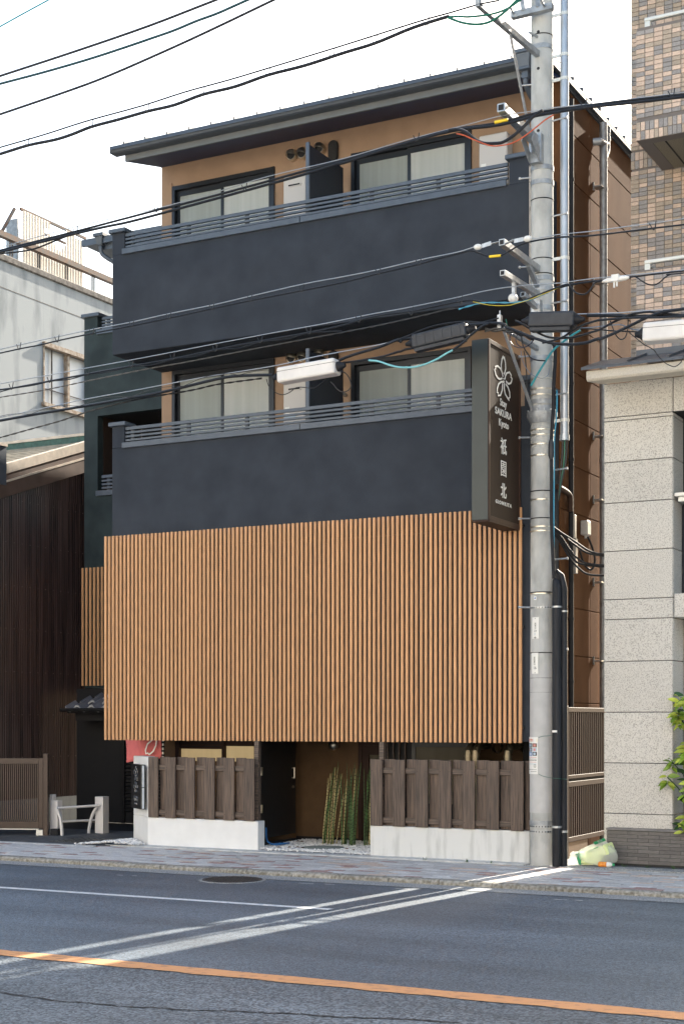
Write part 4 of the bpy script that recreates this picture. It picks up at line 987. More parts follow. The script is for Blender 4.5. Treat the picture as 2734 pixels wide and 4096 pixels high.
part('plate_hole', wrap(MB(), 2.8, u0_+.020, u0_+.029, 2.897, 2.905, .0025, .003, 1), 'black_matt', pA_); part('plate_hole', wrap(MB(), 2.8, u0_+.021, u0_+.029, 2.666, 2.688, .0025, .0032, 1), 'black_matt', pA_)
pB_ = thing('number_plate', 'lower white pole plate with the large number 16', 'sign', (PX, PY-.14, 2.25), 'number plates on the utility pole')
part('plate', wrap(MB(), 2.4, u0_-.026, u0_+.066, 2.252, 2.498, .001, .0035, r=pr(2.4)+.006), 'plate_white', pB_)
for i, ch in enumerate('堂田東山'): wtext(ch, .026, u0_+.018, 2.438-i*.024, 2.4, 'print_black', pB_, h=.0065)
wtext('16', .048, u0_+.024, 2.32, 2.4, 'print_dark', pB_, .9, h=.0065)
part('plate_hole', wrap(MB(), 2.4, u0_+.022, u0_+.028, 2.258, 2.270, .0055, .007, 1), 'black_matt', pB_)
st_ = thing('round_sticker', 'small round white sticker on the pole between the steel bands', 'sticker', (PX, PY-.14, 3.12))
part('sticker', wrap(MB(), 3.14, u0_+.006, u0_+.042, 3.12, 3.16, .001, .002, 3), 'paper_white', st_); part('sticker_print', wrap(MB(), 3.14, u0_+.012, u0_+.036, 3.133, 3.147, .002, .0025, 3), 'print_blue', st_)
pp = thing('poster', 'white notice poster with yellow heading and small pictures tied round the pole', 'poster', (PX, PY-.14, 1.07))
zp = 1.29; U1 = .004; U0 = U1-.30
part('sheet', wrap(MB(), zp, U0, U1, 1.075, 1.51, .001, .002, 10, pr(zp)+.008), 'paper_white', pp)
def pbox(u0, u1, v0, v1, m, nm='print'): part(nm, wrap(MB(), zp, u0, u1, v0, v1, .0062, .0066, 3), m, pp)
pbox(U0+.01, U1-.012, 1.448, 1.490, 'print_yellow', 'heading')
wtext('けごみです!!', .040, (U0+U1)/2-.004, 1.469, zp, 'print_red', pp, .82, .001, .0075)
cols = [('print_dark', 'print_pale'), ('print_brown', 'print_pink'), ('print_dark', 'print_pale'), ('print_pale', 'print_pink'), ('print_blue', 'paper_white'), ('print_dark', 'print_pale')]
for r in range(3):
    for k in range(4):
        a = U1-.012-(k+1)*.066; zt = 1.436-r*.050
        c1, c2 = cols[(r*2+(1-k % 2)) % 6] if k < 2 else random.choice(cols)
        pbox(a+.004, a+.064, zt-.046, zt, c1, 'picture')
        part('picture_motif', wrap(MB(), zp, a+.018, a+.048, zt-.038, zt-.010, .0067, .0070, 2), c2, pp)
for k, (z, c, ln) in enumerate(((1.272, 'print_red', .24), (1.252, 'print_dark', .25), (1.238, 'print_black', .255), (1.215, 'print_pink', .2), (1.202, 'print_pale', .17), (1.19, 'print_pale', .17), (1.128, 'print_dark', .2), (1.105, 'print_black', .1))):
    b = MB(); u = U1-.018-ln
    while u < U1-.022:
        w_ = random.uniform(.004, .011); wrap(b, zp, u, u+w_, z-.0028 if k != 2 else z-.005, z+.0028, .0062, .0065, 1); u += w_+random.uniform(.002, .004)
    part('text_line', b, c, pp)
b = MB()
for (a, c, e, f) in ((-.052, -.028, 1.183, 1.188), (-.052, -.028, 1.154, 1.159), (-.054, -.049, 1.156, 1.186), (-.031, -.026, 1.156, 1.186)): wrap(b, zp, U1+a, U1+c, e, f, .0062, .0066, 2)
part('recycling_mark', b, 'print_black', pp)
part('tie_string', MB().tube(smooth_pts([(PX+.01, PY-.152, 1.505), (PX+.06, PY-.145, 1.52), (PX+.12, PY-.12, 1.525), (-6.05, 16.60, 1.53)]), .0025, 6), 'cable_green', pp)
part('tie_string', MB().tube(smooth_pts([(PX+.01, PY-.152, 1.08), (PX+.06, PY-.146, 1.055), (-6.06, 16.60, 1.035), (-5.98, 16.60, 1.03), (-5.90, 16.68, 1.02)]), .0025, 6), 'cable_green', pp)
# cables running down the pole
solo('pole_cable', MB().tube(smooth_pts([(-6.06, 16.64, 6.12), (-6.03, 16.63, 6.06), (-6.02, 16.62, 5.93), (-6.03, 16.62, 5.75), (-6.035, 16.61, 5.55), (-6.035, 16.60, 5.35), (-6.05, 16.60, 5.12), (-6.062, 16.61, 4.95), (-6.062, 16.62, 4.60), (-6.062, 16.62, 4.0), (-6.05, 16.63, 3.6), (-6.045, 16.65, 3.36)]), .021, 10), 'black_plastic', 'thick black cable strapped down the right side of the pole', 'cable', smooth=True)
solo('cable_joint', MB().tube([(-6.06, 16.60, 4.98), (-6.062, 16.60, 4.93), (-6.062, 16.60, 4.79), (-6.062, 16.60, 4.75)], [.022, .034, .034, .02], 12), 'closure_black', 'black sleeve joint on the cable down the pole side', 'cable joint', smooth=True)
solo('pole_cable', MB().tube(smooth_pts([(-6.0, 16.62, 5.55), (-5.99, 16.60, 5.40), (-6.0, 16.60, 5.2), (-6.025, 16.61, 5.0), (-6.03, 16.62, 4.7), (-6.035, 16.62, 4.3), (-6.04, 16.63, 3.9), (-6.045, 16.64, 3.5)]), .008, 8), 'cable_blue', 'bright blue cable running down beside the black pole cable', 'cable', smooth=True)
for k, (dx, m, lb) in enumerate(((.0, 'cable_green', 'green cable dropping out of the steel conduit end'), (-.03, 'cable_black', 'black cable dropping out of the steel conduit end'), (.02, 'cable_black', 'rearmost black cable dropping from the steel conduit end'))):
    solo('pole_cable', MB().tube(smooth_pts([(-5.955+dx, 16.76+k*.012, 5.05), (-5.955+dx, 16.76+k*.012, 4.9), (-5.97+dx, 16.77, 4.7), (-6.01+dx*.5, 16.79, 4.5), (-6.05, 16.83, 4.3)]), .010, 8), m, lb, 'cable', smooth=True)
# service cables from behind the pole to the granite building
sc = [[(-6.42, 17.55, 4.12), (-6.30, 17.60, 4.02), (-6.12, 17.6, 3.90), (-5.95, 17.6, 3.78), (-5.80, 17.6, 3.73), (-5.62, 17.6, 3.72)],
      [(-6.42, 17.56, 4.10), (-6.30, 17.62, 4.00), (-6.10, 17.62, 3.84), (-5.93, 17.62, 3.74), (-5.62, 17.62, 3.69)],
      [(-6.42, 17.57, 4.09), (-6.32, 17.64, 3.98), (-6.18, 17.64, 3.78), (-6.05, 17.64, 3.66), (-5.9, 17.64, 3.61), (-5.62, 17.64, 3.58)],
      [(-6.42, 17.57, 4.07), (-6.33, 17.66, 3.95), (-6.2, 17.66, 3.76), (-6.07, 17.66, 3.63), (-5.62, 17.66, 3.565)],
      [(-6.42, 17.58, 4.05), (-6.34, 17.68, 3.92), (-6.22, 17.68, 3.72), (-6.1, 17.68, 3.58), (-5.95, 17.68, 3.49), (-5.62, 17.68, 3.47)]]
for p, lb in zip(sc, ('topmost brown-black service cable bridging the alley', 'second service cable from the top bridging the alley', 'middle service cable bridging the alley', 'fourth service cable from the top bridging the alley', 'lowest service cable bridging the alley, curving deepest')):
    solo('service_cable', MB().tube(smooth_pts(p, 5), .013, 8), 'black_plastic', lb, 'cable', 'service cables bridging the alley', True)
solo('service_cable', MB().tube(smooth_pts([(-6.36, 18.80, 4.10), (-6.30, 18.80, 3.95), (-6.26, 18.78, 3.78), (-6.28, 18.7, 3.66), (-6.34, 18.6, 3.72), (-6.37, 18.5, 3.9)], 5), .014, 8), 'black_plastic', 'black cable looping below the pale service box on the side wall', 'cable', None, True)

# ================================================================ OVERHEAD WIRES
WIRES = [
 ('overhead_cable', 'thin teal wire crossing the extreme top left corner of the sky', 'teal', 0.0055, [(-12.217, 13.0, 9.224), (-11.217, 13, 9.441), (-10.879, 13, 9.514), (-10.548, 13, 9.582), (-9.548, 13.0, 9.791)], []),
 ('overhead_cable', 'highest black wire in the sky left of the building roof', 'black', 0.0079, [(-12.217, 13.0, 8.837), (-11.217, 13, 8.89), (-10.155, 13, 8.947), (-9.21, 13, 9.011), (-8.381, 13, 9.095), (-6.881, 13.0, 9.247)], []),
 ('overhead_cable', 'teal black wavy wire, second of the three steep wires in the sky', 'darkteal', 0.0092, [(-12.217, 13.0, 8.796), (-11.217, 13, 8.803), (-10.602, 13, 8.807), (-10.008, 13, 8.823), (-9.547, 13, 8.848), (-9.154, 13, 8.875), (-8.879, 13, 8.896), (-8.608, 13, 8.932), (-8.341, 13, 8.956), (-8.001, 13, 9.009), (-6.501, 13.0, 9.243)], []),
 ('overhead_cable', 'lowest of the three steep black wires in the sky', 'black', 0.0078, [(-12.217, 13.0, 8.386), (-11.217, 13, 8.463), (-10.303, 13, 8.533), (-9.719, 13, 8.593), (-8.879, 13, 8.723), (-8.341, 13, 8.818), (-7.693, 13, 8.94), (-6.193, 13.0, 9.223)], []),
 ('overhead_cable', 'straight thin messenger wire above the hung cable over the roof', 'black', 0.0058, [(-13.813, 14.85, 8.958), (-12.813, 14.85, 9.004), (-12.111, 14.85, 9.036), (-11.433, 14.85, 9.083), (-10.616, 14.85, 9.111), (-9.987, 14.85, 9.156), (-9.378, 14.85, 9.176), (-8.788, 14.85, 9.208), (-7.888, 14.85, 9.26), (-6.947, 14.85, 9.325), (-6.559, 14.85, 9.339), (-6.254, 14.85, 9.353), (-6.004, 14.85, 9.344)], []),
 ('overhead_cable', 'thick black cable hung in wire hooks over the eaves, above the roof', 'black', 0.0118, [(-13.813, 14.85, 8.859), (-12.813, 14.85, 8.92), (-12.354, 14.85, 8.949), (-11.939, 14.85, 8.942), (-11.667, 14.85, 8.96), (-11.366, 14.85, 8.999), (-10.939, 14.85, 9.012), (-10.52, 14.85, 9.03), (-10.142, 14.85, 9.031), (-9.741, 14.85, 9.077), (-9.288, 14.85, 9.082), (-8.846, 14.85, 9.127), (-8.358, 14.85, 9.137), (-7.888, 14.85, 9.175), (-7.479, 14.85, 9.201), (-7.078, 14.85, 9.264), (-6.817, 14.85, 9.29), (-6.584, 14.85, 9.303)], [(-12.364, 14.85, 8.964), (-11.366, 14.85, 9.004), (-10.533, 14.85, 9.035), (-9.741, 14.85, 9.077), (-8.846, 14.85, 9.127), (-8.007, 14.85, 9.166), (-7.473, 14.85, 9.207), (-6.843, 14.85, 9.267)]),
 ('lead_wire', 'upper green and black lead curving up from the hung cable to the pole top', 'green', 0.008, [(-6.636, 14.85, 9.307), (-6.457, 14.85, 9.272), (-6.33, 14.85, 9.242), (-6.079, 14.85, 9.217), (-5.905, 14.85, 9.238), (-5.77, 14.85, 9.291), (-5.57, 14.85, 9.369)], []),
 ('lead_wire', 'lower green lead sagging below its twin beside the pole top', 'green', 0.0093, [(-6.61, 14.85, 9.301), (-6.507, 14.85, 9.241), (-6.406, 14.85, 9.191), (-6.254, 14.85, 9.144), (-6.104, 14.85, 9.141), (-5.955, 14.85, 9.199), (-5.856, 14.85, 9.264), (-5.807, 14.85, 9.299), (-5.611, 14.85, 9.439)], []),
 ('overhead_cable', 'grey steel messenger wire above the thick cable bundle across the top windows', 'steel', 0.0056, [(-14.46, 15.6, 7.965), (-13.46, 15.6, 8.032), (-12.186, 15.6, 8.118), (-10.952, 15.6, 8.147), (-10.01, 15.6, 8.211), (-9.293, 15.6, 8.276), (-8.286, 15.6, 8.31), (-7.436, 15.6, 8.381), (-6.729, 15.6, 8.415), (-6.282, 15.6, 8.438), (-5.972, 15.6, 8.423), (-5.693, 15.6, 8.413), (-5.296, 15.6, 8.375), (-4.787, 15.6, 8.337), (-4.228, 15.6, 8.297), (-2.228, 15.6, 8.154)], []),
 ('overhead_cable', 'upper thick black cable of the bundle across the top floor windows', 'black', 0.013, [(-14.46, 15.6, 7.946), (-13.46, 15.6, 7.994), (-12.186, 15.6, 8.056), (-10.919, 15.6, 8.128), (-10.491, 15.6, 8.144), (-9.633, 15.6, 8.196), (-9.08, 15.6, 8.235), (-8.286, 15.6, 8.289), (-7.575, 15.6, 8.343), (-6.917, 15.6, 8.393), (-6.308, 15.6, 8.365), (-5.845, 15.6, 8.392), (-5.296, 15.6, 8.36), (-4.787, 15.6, 8.323), (-4.228, 15.6, 8.274), (-2.228, 15.6, 8.099)], []),
 ('overhead_cable', 'lower thick black cable of the bundle across the top floor windows', 'black', 0.0147, [(-14.443, 15.58, 7.918), (-13.443, 15.58, 7.963), (-12.347, 15.58, 8.012), (-11.717, 15.58, 8.034), (-11.306, 15.58, 8.04), (-10.478, 15.58, 8.092), (-9.589, 15.58, 8.151), (-8.769, 15.58, 8.209), (-8.276, 15.58, 8.263), (-8.276, 15.58, 8.25), (-7.565, 15.58, 8.327), (-6.881, 15.58, 8.372), (-6.3, 15.58, 8.333), (-5.837, 15.58, 8.352), (-5.289, 15.58, 8.333), (-4.781, 15.58, 8.287), (-4.223, 15.58, 8.243), (-2.223, 15.58, 8.086)], [(-12.17, 15.58, 8.033), (-10.905, 15.58, 8.114), (-9.605, 15.58, 8.164), (-7.302, 15.58, 8.35), (-5.308, 15.58, 8.349), (-4.345, 15.58, 8.278)]),
 ('overhead_cable', 'thin black cable hanging in a low curve under the bundle at the far left', 'black', 0.0099, [(-14.478, 15.62, 8.027), (-13.478, 15.62, 7.959), (-13.179, 15.62, 7.938), (-12.885, 15.62, 7.938), (-12.558, 15.62, 7.99), (-12.219, 15.62, 8.044)], []),
 ('loose_cable', 'black cable loop sagging in front of the pole under the orange wire', 'black', 0.0111, [(-6.872, 15.5, 8.35), (-6.766, 15.5, 8.343), (-6.66, 15.5, 8.291), (-6.554, 15.5, 8.192), (-6.449, 15.5, 8.131), (-6.319, 15.5, 8.105), (-6.216, 15.5, 8.101), (-6.087, 15.5, 8.155), (-5.959, 15.5, 8.241), (-5.858, 15.5, 8.323), (-5.757, 15.5, 8.363)], []),
 ('loose_cable', 'orange wire sagging in a loop in front of the pole', 'orange', 0.0096, [(-6.77, 15.48, 8.288), (-6.677, 15.48, 8.251), (-6.546, 15.48, 8.173), (-6.363, 15.48, 8.08), (-6.233, 15.48, 8.059), (-6.105, 15.48, 8.062), (-5.977, 15.48, 8.104), (-5.85, 15.48, 8.171), (-5.725, 15.48, 8.243), (-5.625, 15.48, 8.283)], []),
 ('overhead_cable', 'pale messenger wire with a cable hung below it across the upper dark parapet', 'steel', 0.0061, [(-14.417, 15.55, 6.59), (-13.417, 15.55, 6.654), (-13.065, 15.55, 6.676), (-12.43, 15.55, 6.709), (-11.867, 15.55, 6.734), (-11.285, 15.55, 6.751), (-10.719, 15.55, 6.784), (-10.073, 15.55, 6.809), (-9.509, 15.55, 6.847), (-8.782, 15.55, 6.893), (-8.26, 15.55, 6.906), (-7.775, 15.55, 6.924), (-7.275, 15.55, 6.96), (-6.788, 15.55, 6.981), (-6.575, 15.55, 7.011)], []),
 ('overhead_cable', 'black cable hung from hooks across the upper dark parapet, taped yellow near the pole', 'black', 0.0085, [(-14.417, 15.55, 6.547), (-13.417, 15.55, 6.604), (-13.083, 15.55, 6.623), (-12.754, 15.55, 6.634), (-12.448, 15.55, 6.655), (-11.867, 15.55, 6.684), (-11.251, 15.55, 6.706), (-10.686, 15.55, 6.731), (-10.057, 15.55, 6.767), (-9.509, 15.55, 6.794), (-8.797, 15.55, 6.819), (-8.26, 15.55, 6.839), (-7.775, 15.55, 6.879), (-7.261, 15.55, 6.914), (-7.097, 15.55, 6.935), (-6.774, 15.55, 6.962), (-6.628, 15.55, 6.972), (-6.523, 15.55, 6.93), (-6.418, 15.55, 6.878), (-6.339, 15.55, 6.862), (-6.261, 15.55, 6.865), (-6.158, 15.55, 6.903), (-6.042, 15.55, 6.949), (-5.877, 15.55, 6.97), (-5.575, 15.55, 6.965), (-5.205, 15.55, 6.928), (-4.535, 15.55, 6.904), (-4.214, 15.55, 6.891), (-2.214, 15.55, 6.811)], [(-13.083, 15.55, 6.629), (-12.448, 15.55, 6.655), (-11.884, 15.55, 6.683), (-11.258, 15.55, 6.704), (-10.692, 15.55, 6.732), (-10.057, 15.55, 6.767), (-9.509, 15.55, 6.799), (-8.797, 15.55, 6.822), (-7.775, 15.55, 6.884), (-7.261, 15.55, 6.916), (-4.535, 15.55, 6.904)]),
 ('overhead_cable', 'pale messenger wire leaving the pole to the right below the brick balcony', 'steel', 0.0054, [(-5.953, 15.55, 6.993), (-5.776, 15.55, 6.995), (-5.575, 15.55, 6.996), (-5.23, 15.55, 6.976), (-4.843, 15.55, 6.966), (-4.512, 15.55, 6.958), (-4.214, 15.55, 6.953), (-2.214, 15.55, 6.918)], []),
 ('overhead_cable', 'pale messenger wire just under the upper dark parapet', 'steel', 0.0058, [(-14.547, 15.7, 6.204), (-13.547, 15.7, 6.238), (-12.659, 15.7, 6.268), (-11.981, 15.7, 6.294), (-11.325, 15.7, 6.318), (-10.624, 15.7, 6.349), (-10.042, 15.7, 6.376), (-9.384, 15.7, 6.404), (-8.717, 15.7, 6.427), (-8.34, 15.7, 6.445), (-7.907, 15.7, 6.468), (-7.512, 15.7, 6.48), (-6.907, 15.7, 6.514), (-6.559, 15.7, 6.542), (-6.257, 15.7, 6.55), (-5.882, 15.7, 6.533), (-5.629, 15.7, 6.513), (-5.255, 15.7, 6.509), (-4.866, 15.7, 6.49), (-4.255, 15.7, 6.463), (-2.255, 15.7, 6.373)], []),
 ('overhead_cable', 'thick black cable hung in hooks under the balcony of the top floor', 'black', 0.0102, [(-14.547, 15.7, 6.159), (-13.547, 15.7, 6.159), (-13.321, 15.7, 6.159), (-12.695, 15.7, 6.186), (-12.087, 15.7, 6.212), (-11.394, 15.7, 6.237), (-10.723, 15.7, 6.259), (-10.106, 15.7, 6.299), (-9.445, 15.7, 6.329), (-8.777, 15.7, 6.351), (-8.34, 15.7, 6.381), (-8.079, 15.7, 6.418), (-7.765, 15.7, 6.437), (-7.428, 15.7, 6.432), (-7.097, 15.7, 6.452), (-6.826, 15.7, 6.466), (-6.665, 15.7, 6.457), (-6.453, 15.7, 6.395), (-6.244, 15.7, 6.363), (-6.011, 15.7, 6.384), (-5.755, 15.7, 6.446), (-5.504, 15.7, 6.477), (-5.182, 15.7, 6.48)], [(-13.34, 15.7, 6.161), (-12.695, 15.7, 6.186), (-12.069, 15.7, 6.213), (-11.377, 15.7, 6.235), (-10.739, 15.7, 6.26), (-10.106, 15.7, 6.297), (-9.455, 15.7, 6.325), (-8.777, 15.7, 6.351), (-8.108, 15.7, 6.409), (-7.433, 15.7, 6.407), (-6.813, 15.7, 6.457)]),
 ('overhead_cable', 'thin black cable looping below the hung cable under the balcony', 'black', 0.0063, [(-14.547, 15.7, 6.025), (-13.547, 15.7, 6.129), (-13.321, 15.7, 6.153), (-12.987, 15.7, 6.159), (-12.695, 15.7, 6.18), (-12.371, 15.7, 6.174), (-12.087, 15.7, 6.206), (-11.737, 15.7, 6.202), (-11.394, 15.7, 6.231), (-11.055, 15.7, 6.216), (-10.723, 15.7, 6.253), (-10.396, 15.7, 6.251), (-10.106, 15.7, 6.294), (-9.757, 15.7, 6.28), (-9.445, 15.7, 6.318), (-9.078, 15.7, 6.312), (-8.777, 15.7, 6.346), (-8.34, 15.7, 6.316)], []),
 ('overhead_cable', 'twisted pair cable running under the top floor balcony', 'blackgloss', 0.0092, [(-14.59, 15.75, 6.043), (-13.59, 15.75, 6.07), (-12.845, 15.75, 6.09), (-12.125, 15.75, 6.135), (-11.602, 15.75, 6.164), (-11.091, 15.75, 6.192), (-10.592, 15.75, 6.208), (-10.106, 15.75, 6.232), (-9.475, 15.75, 6.264), (-8.865, 15.75, 6.292), (-8.366, 15.75, 6.313), (-7.932, 15.75, 6.334), (-7.507, 15.75, 6.365), (-7.23, 15.75, 6.388), (-7.011, 15.75, 6.41), (-6.848, 15.75, 6.407)], []),
 ('loose_cable', 'bright blue cable curving from the twisted pair to the pole', 'blue', 0.0097, [(-6.831, 15.68, 6.375), (-6.683, 15.68, 6.396), (-6.551, 15.68, 6.408), (-6.392, 15.68, 6.392), (-6.158, 15.68, 6.362), (-5.977, 15.68, 6.367), (-5.875, 15.68, 6.394), (-5.761, 15.68, 6.42)], []),
 ('loose_cable', 'yellow and black striped cable sagging beside the blue cable', 'yellow', 0.0055, [(-6.648, 15.66, 6.431), (-6.437, 15.66, 6.364), (-6.228, 15.66, 6.334), (-6.124, 15.66, 6.343), (-5.995, 15.66, 6.36), (-5.867, 15.66, 6.391), (-5.741, 15.66, 6.422), (-5.615, 15.66, 6.458)], []),
 ('overhead_cable', 'black cable with a deep loop right of the pole and a white splice', 'black', 0.0081, [(-5.719, 15.6, 6.416), (-5.593, 15.6, 6.446), (-5.503, 15.6, 6.456), (-5.468, 15.6, 6.418), (-5.419, 15.6, 6.357), (-5.345, 15.6, 6.323), (-5.283, 15.6, 6.334), (-5.234, 15.6, 6.386), (-5.197, 15.6, 6.433), (-5.1, 15.6, 6.443), (-4.835, 15.6, 6.434)], []),
 ('overhead_cable', 'black cable running right from the white splice with a sagging loop', 'black', 0.0066, [(-4.835, 15.6, 6.444), (-4.751, 15.6, 6.432), (-4.692, 15.6, 6.387), (-4.621, 15.6, 6.338), (-4.55, 15.6, 6.319), (-4.491, 15.6, 6.336), (-4.432, 15.6, 6.381), (-4.363, 15.6, 6.406), (-4.228, 15.6, 6.401), (-2.228, 15.6, 6.326)], []),
 ('overhead_cable', 'straight black cable running right above the sagging loop by the white splice', 'black', 0.008, [(-4.841, 15.62, 6.443), (-4.769, 15.62, 6.444), (-4.556, 15.62, 6.438), (-4.322, 15.62, 6.433), (-4.233, 15.62, 6.427), (-2.233, 15.62, 6.302)], []),
 ('overhead_cable', 'thin messenger wire over the white closure box', 'steel', 0.006, [(-14.417, 15.55, 5.679), (-13.417, 15.55, 5.747), (-12.682, 15.55, 5.797), (-11.971, 15.55, 5.849), (-11.285, 15.55, 5.879), (-10.62, 15.55, 5.914), (-10.041, 15.55, 5.941), (-9.383, 15.55, 5.956), (-8.983, 15.55, 5.977), (-8.695, 15.55, 6.005), (-8.335, 15.55, 6.026), (-8.057, 15.55, 6.038), (-7.807, 15.55, 6.051), (-7.503, 15.55, 6.078)], []),
 ('overhead_cable', 'thick black cable with lashing loops running into the white closure box', 'black', 0.0157, [(-14.417, 15.55, 5.658), (-13.417, 15.55, 5.704), (-12.863, 15.55, 5.729), (-12.006, 15.55, 5.76), (-11.42, 15.55, 5.785), (-10.95, 15.55, 5.806), (-10.62, 15.55, 5.832), (-9.978, 15.55, 5.894), (-9.664, 15.55, 5.897), (-9.203, 15.55, 5.858)], []),
 ('overhead_cable', 'lowest twisted cable with a tied knot at the left', 'black', 0.0096, [(-14.46, 15.6, 5.36), (-13.46, 15.6, 5.489), (-13.088, 15.6, 5.537), (-12.795, 15.6, 5.574), (-12.435, 15.6, 5.62), (-12.01, 15.6, 5.693), (-11.457, 15.6, 5.756), (-11.052, 15.6, 5.785), (-10.655, 15.6, 5.797), (-10.33, 15.6, 5.812), (-10.01, 15.6, 5.84), (-9.385, 15.6, 5.846)], []),
 ('overhead_cable', 'bundled black cable from the white closure to the black closure', 'black', 0.0145, [(-8.322, 15.55, 5.923), (-8.208, 15.55, 5.955), (-8.082, 15.55, 5.98), (-7.957, 15.55, 5.999), (-7.77, 15.55, 6.027), (-7.54, 15.55, 6.083), (-7.503, 15.55, 6.056), (-7.461, 15.55, 6.084), (-7.334, 15.55, 6.08)], []),
 ('overhead_cable', 'loose black cables running under the white and black closures', 'black', 0.0115, [(-8.311, 15.6, 5.91), (-8.108, 15.6, 5.91), (-7.92, 15.6, 5.916), (-7.733, 15.6, 5.928), (-7.564, 15.6, 5.957), (-7.527, 15.6, 5.957), (-7.455, 15.6, 5.974), (-7.345, 15.6, 5.977)], []),
 ('overhead_cable', 'black cable arching over the black closure to the pole', 'black', 0.0084, [(-7.638, 15.5, 6.034), (-7.516, 15.5, 6.065), (-7.31, 15.5, 6.115), (-7.095, 15.5, 6.165), (-6.858, 15.5, 6.179), (-6.648, 15.5, 6.168), (-6.498, 15.5, 6.139), (-6.383, 15.5, 6.146), (-6.27, 15.5, 6.161)], []),
 ('overhead_cable', 'thick black cable from the black closure curving in front of the pole', 'black', 0.0148, [(-6.615, 15.45, 6.121), (-6.477, 15.45, 6.107), (-6.363, 15.45, 6.105), (-6.261, 15.45, 6.091), (-6.17, 15.45, 6.06), (-6.167, 15.45, 6.04), (-6.083, 15.45, 5.998), (-5.999, 15.45, 5.957), (-5.907, 15.45, 5.91), (-5.791, 15.45, 5.857), (-5.667, 15.45, 5.807), (-5.544, 15.45, 5.777), (-5.423, 15.45, 5.759), (-5.318, 15.45, 5.755), (-5.221, 15.45, 5.759), (-5.113, 15.45, 5.783), (-5.087, 15.45, 5.775), (-4.944, 15.45, 5.817), (-4.814, 15.45, 5.86), (-4.703, 15.45, 5.9), (-4.611, 15.45, 5.933), (-4.519, 15.45, 5.958), (-4.392, 15.45, 5.982), (-4.187, 15.45, 5.982), (-2.187, 15.45, 5.985)], []),
 ('overhead_cable', 'thick spiral wrapped cable drooping left of the pole', 'black', 0.022, [(-6.435, 15.5, 6.049), (-6.349, 15.5, 6.038), (-6.272, 15.5, 6.033), (-6.187, 15.5, 6.015), (-6.103, 15.5, 5.993), (-6.018, 15.5, 5.959), (-5.926, 15.5, 5.916), (-5.859, 15.5, 5.881)], []),
 ('overhead_cable', 'black cable crossing under the right closure and rising to the right', 'black', 0.0108, [(-6.065, 15.47, 6.099), (-6.007, 15.47, 6.068), (-5.931, 15.47, 6.016), (-5.848, 15.47, 5.963), (-5.765, 15.47, 5.913), (-5.675, 15.47, 5.871), (-5.584, 15.47, 5.85), (-5.47, 15.47, 5.839), (-5.389, 15.47, 5.837), (-5.268, 15.47, 5.853), (-5.12, 15.47, 5.879), (-5.094, 15.47, 5.884), (-4.988, 15.47, 5.931), (-4.876, 15.47, 5.967), (-4.746, 15.47, 6.005), (-4.571, 15.47, 6.005), (-4.434, 15.47, 5.974), (-3.434, 15.47, 5.748)], []),
 ('overhead_cable', 'black cable curving up from below the right closure', 'black', 0.0107, [(-5.738, 15.44, 5.81), (-5.623, 15.44, 5.819), (-5.508, 15.44, 5.845), (-5.435, 15.44, 5.878), (-5.338, 15.44, 5.924), (-5.258, 15.44, 5.953), (-5.178, 15.44, 5.966), (-5.11, 15.44, 5.976), (-4.978, 15.44, 5.971), (-4.764, 15.44, 5.959), (-4.471, 15.44, 5.927), (-4.185, 15.44, 5.904), (-2.185, 15.44, 5.745)], []),
 ('overhead_cable', 'thick black cable leaving the right closure box to the right', 'black', 0.0186, [(-5.253, 15.5, 6.063), (-5.13, 15.5, 6.047), (-4.998, 15.5, 6.03), (-4.857, 15.5, 6.006), (-4.718, 15.5, 5.983), (-4.488, 15.5, 5.956), (-4.201, 15.5, 5.925), (-2.201, 15.5, 5.709)], []),
 ('overhead_cable', 'steel messenger wire above the right closure box', 'steel', 0.0066, [(-5.378, 15.5, 6.09), (-5.253, 15.5, 6.078), (-4.923, 15.5, 6.045), (-4.718, 15.5, 6.033), (-4.58, 15.5, 6.025), (-4.397, 15.5, 6.012), (-4.201, 15.5, 5.996), (-2.201, 15.5, 5.829)], []),
 ('overhead_cable', 'thin grey blue wires running right to the white closure on the far right', 'steelblue', 0.0066, [(-5.349, 15.5, 5.937), (-5.206, 15.5, 5.926), (-5.054, 15.5, 5.924), (-4.904, 15.5, 5.919), (-4.839, 15.5, 5.897), (-4.764, 15.5, 5.856), (-4.635, 15.5, 5.818)], []),
 ('overhead_cable', 'thin black wires running flat to the white closure on the far right', 'black', 0.0067, [(-5.337, 15.52, 5.936), (-5.193, 15.52, 5.913), (-5.004, 15.52, 5.872), (-4.817, 15.52, 5.84), (-4.632, 15.52, 5.811)], []),
 ('loose_cable', 'thin looped black wire hanging right of the right closure', 'black', 0.0053, [(-4.998, 15.5, 5.98), (-4.979, 15.5, 5.923), (-4.941, 15.5, 5.828), (-4.904, 15.5, 5.774), (-4.866, 15.5, 5.757), (-4.829, 15.5, 5.778), (-4.806, 15.5, 5.848), (-4.799, 15.5, 5.955)], []),
 ('loose_cable', 'teal plastic cable sagging under the black closure', 'aqua', 0.0113, [(-7.844, 15.42, 5.853), (-7.721, 15.42, 5.828), (-7.599, 15.42, 5.778), (-7.501, 15.42, 5.743), (-7.417, 15.42, 5.724), (-7.32, 15.42, 5.714), (-7.237, 15.42, 5.713), (-7.141, 15.42, 5.726), (-7.058, 15.42, 5.747), (-6.964, 15.42, 5.777), (-6.882, 15.42, 5.815), (-6.788, 15.42, 5.85)], []),
 ('loose_cable', 'black lead joining the teal cable to the bundle by the pole', 'black', 0.0125, [(-6.788, 15.42, 5.85), (-6.718, 15.42, 5.886), (-6.649, 15.42, 5.929), (-6.591, 15.42, 5.978), (-6.533, 15.42, 6.015), (-6.465, 15.42, 6.058), (-6.407, 15.42, 6.081), (-6.351, 15.42, 6.093)], []),
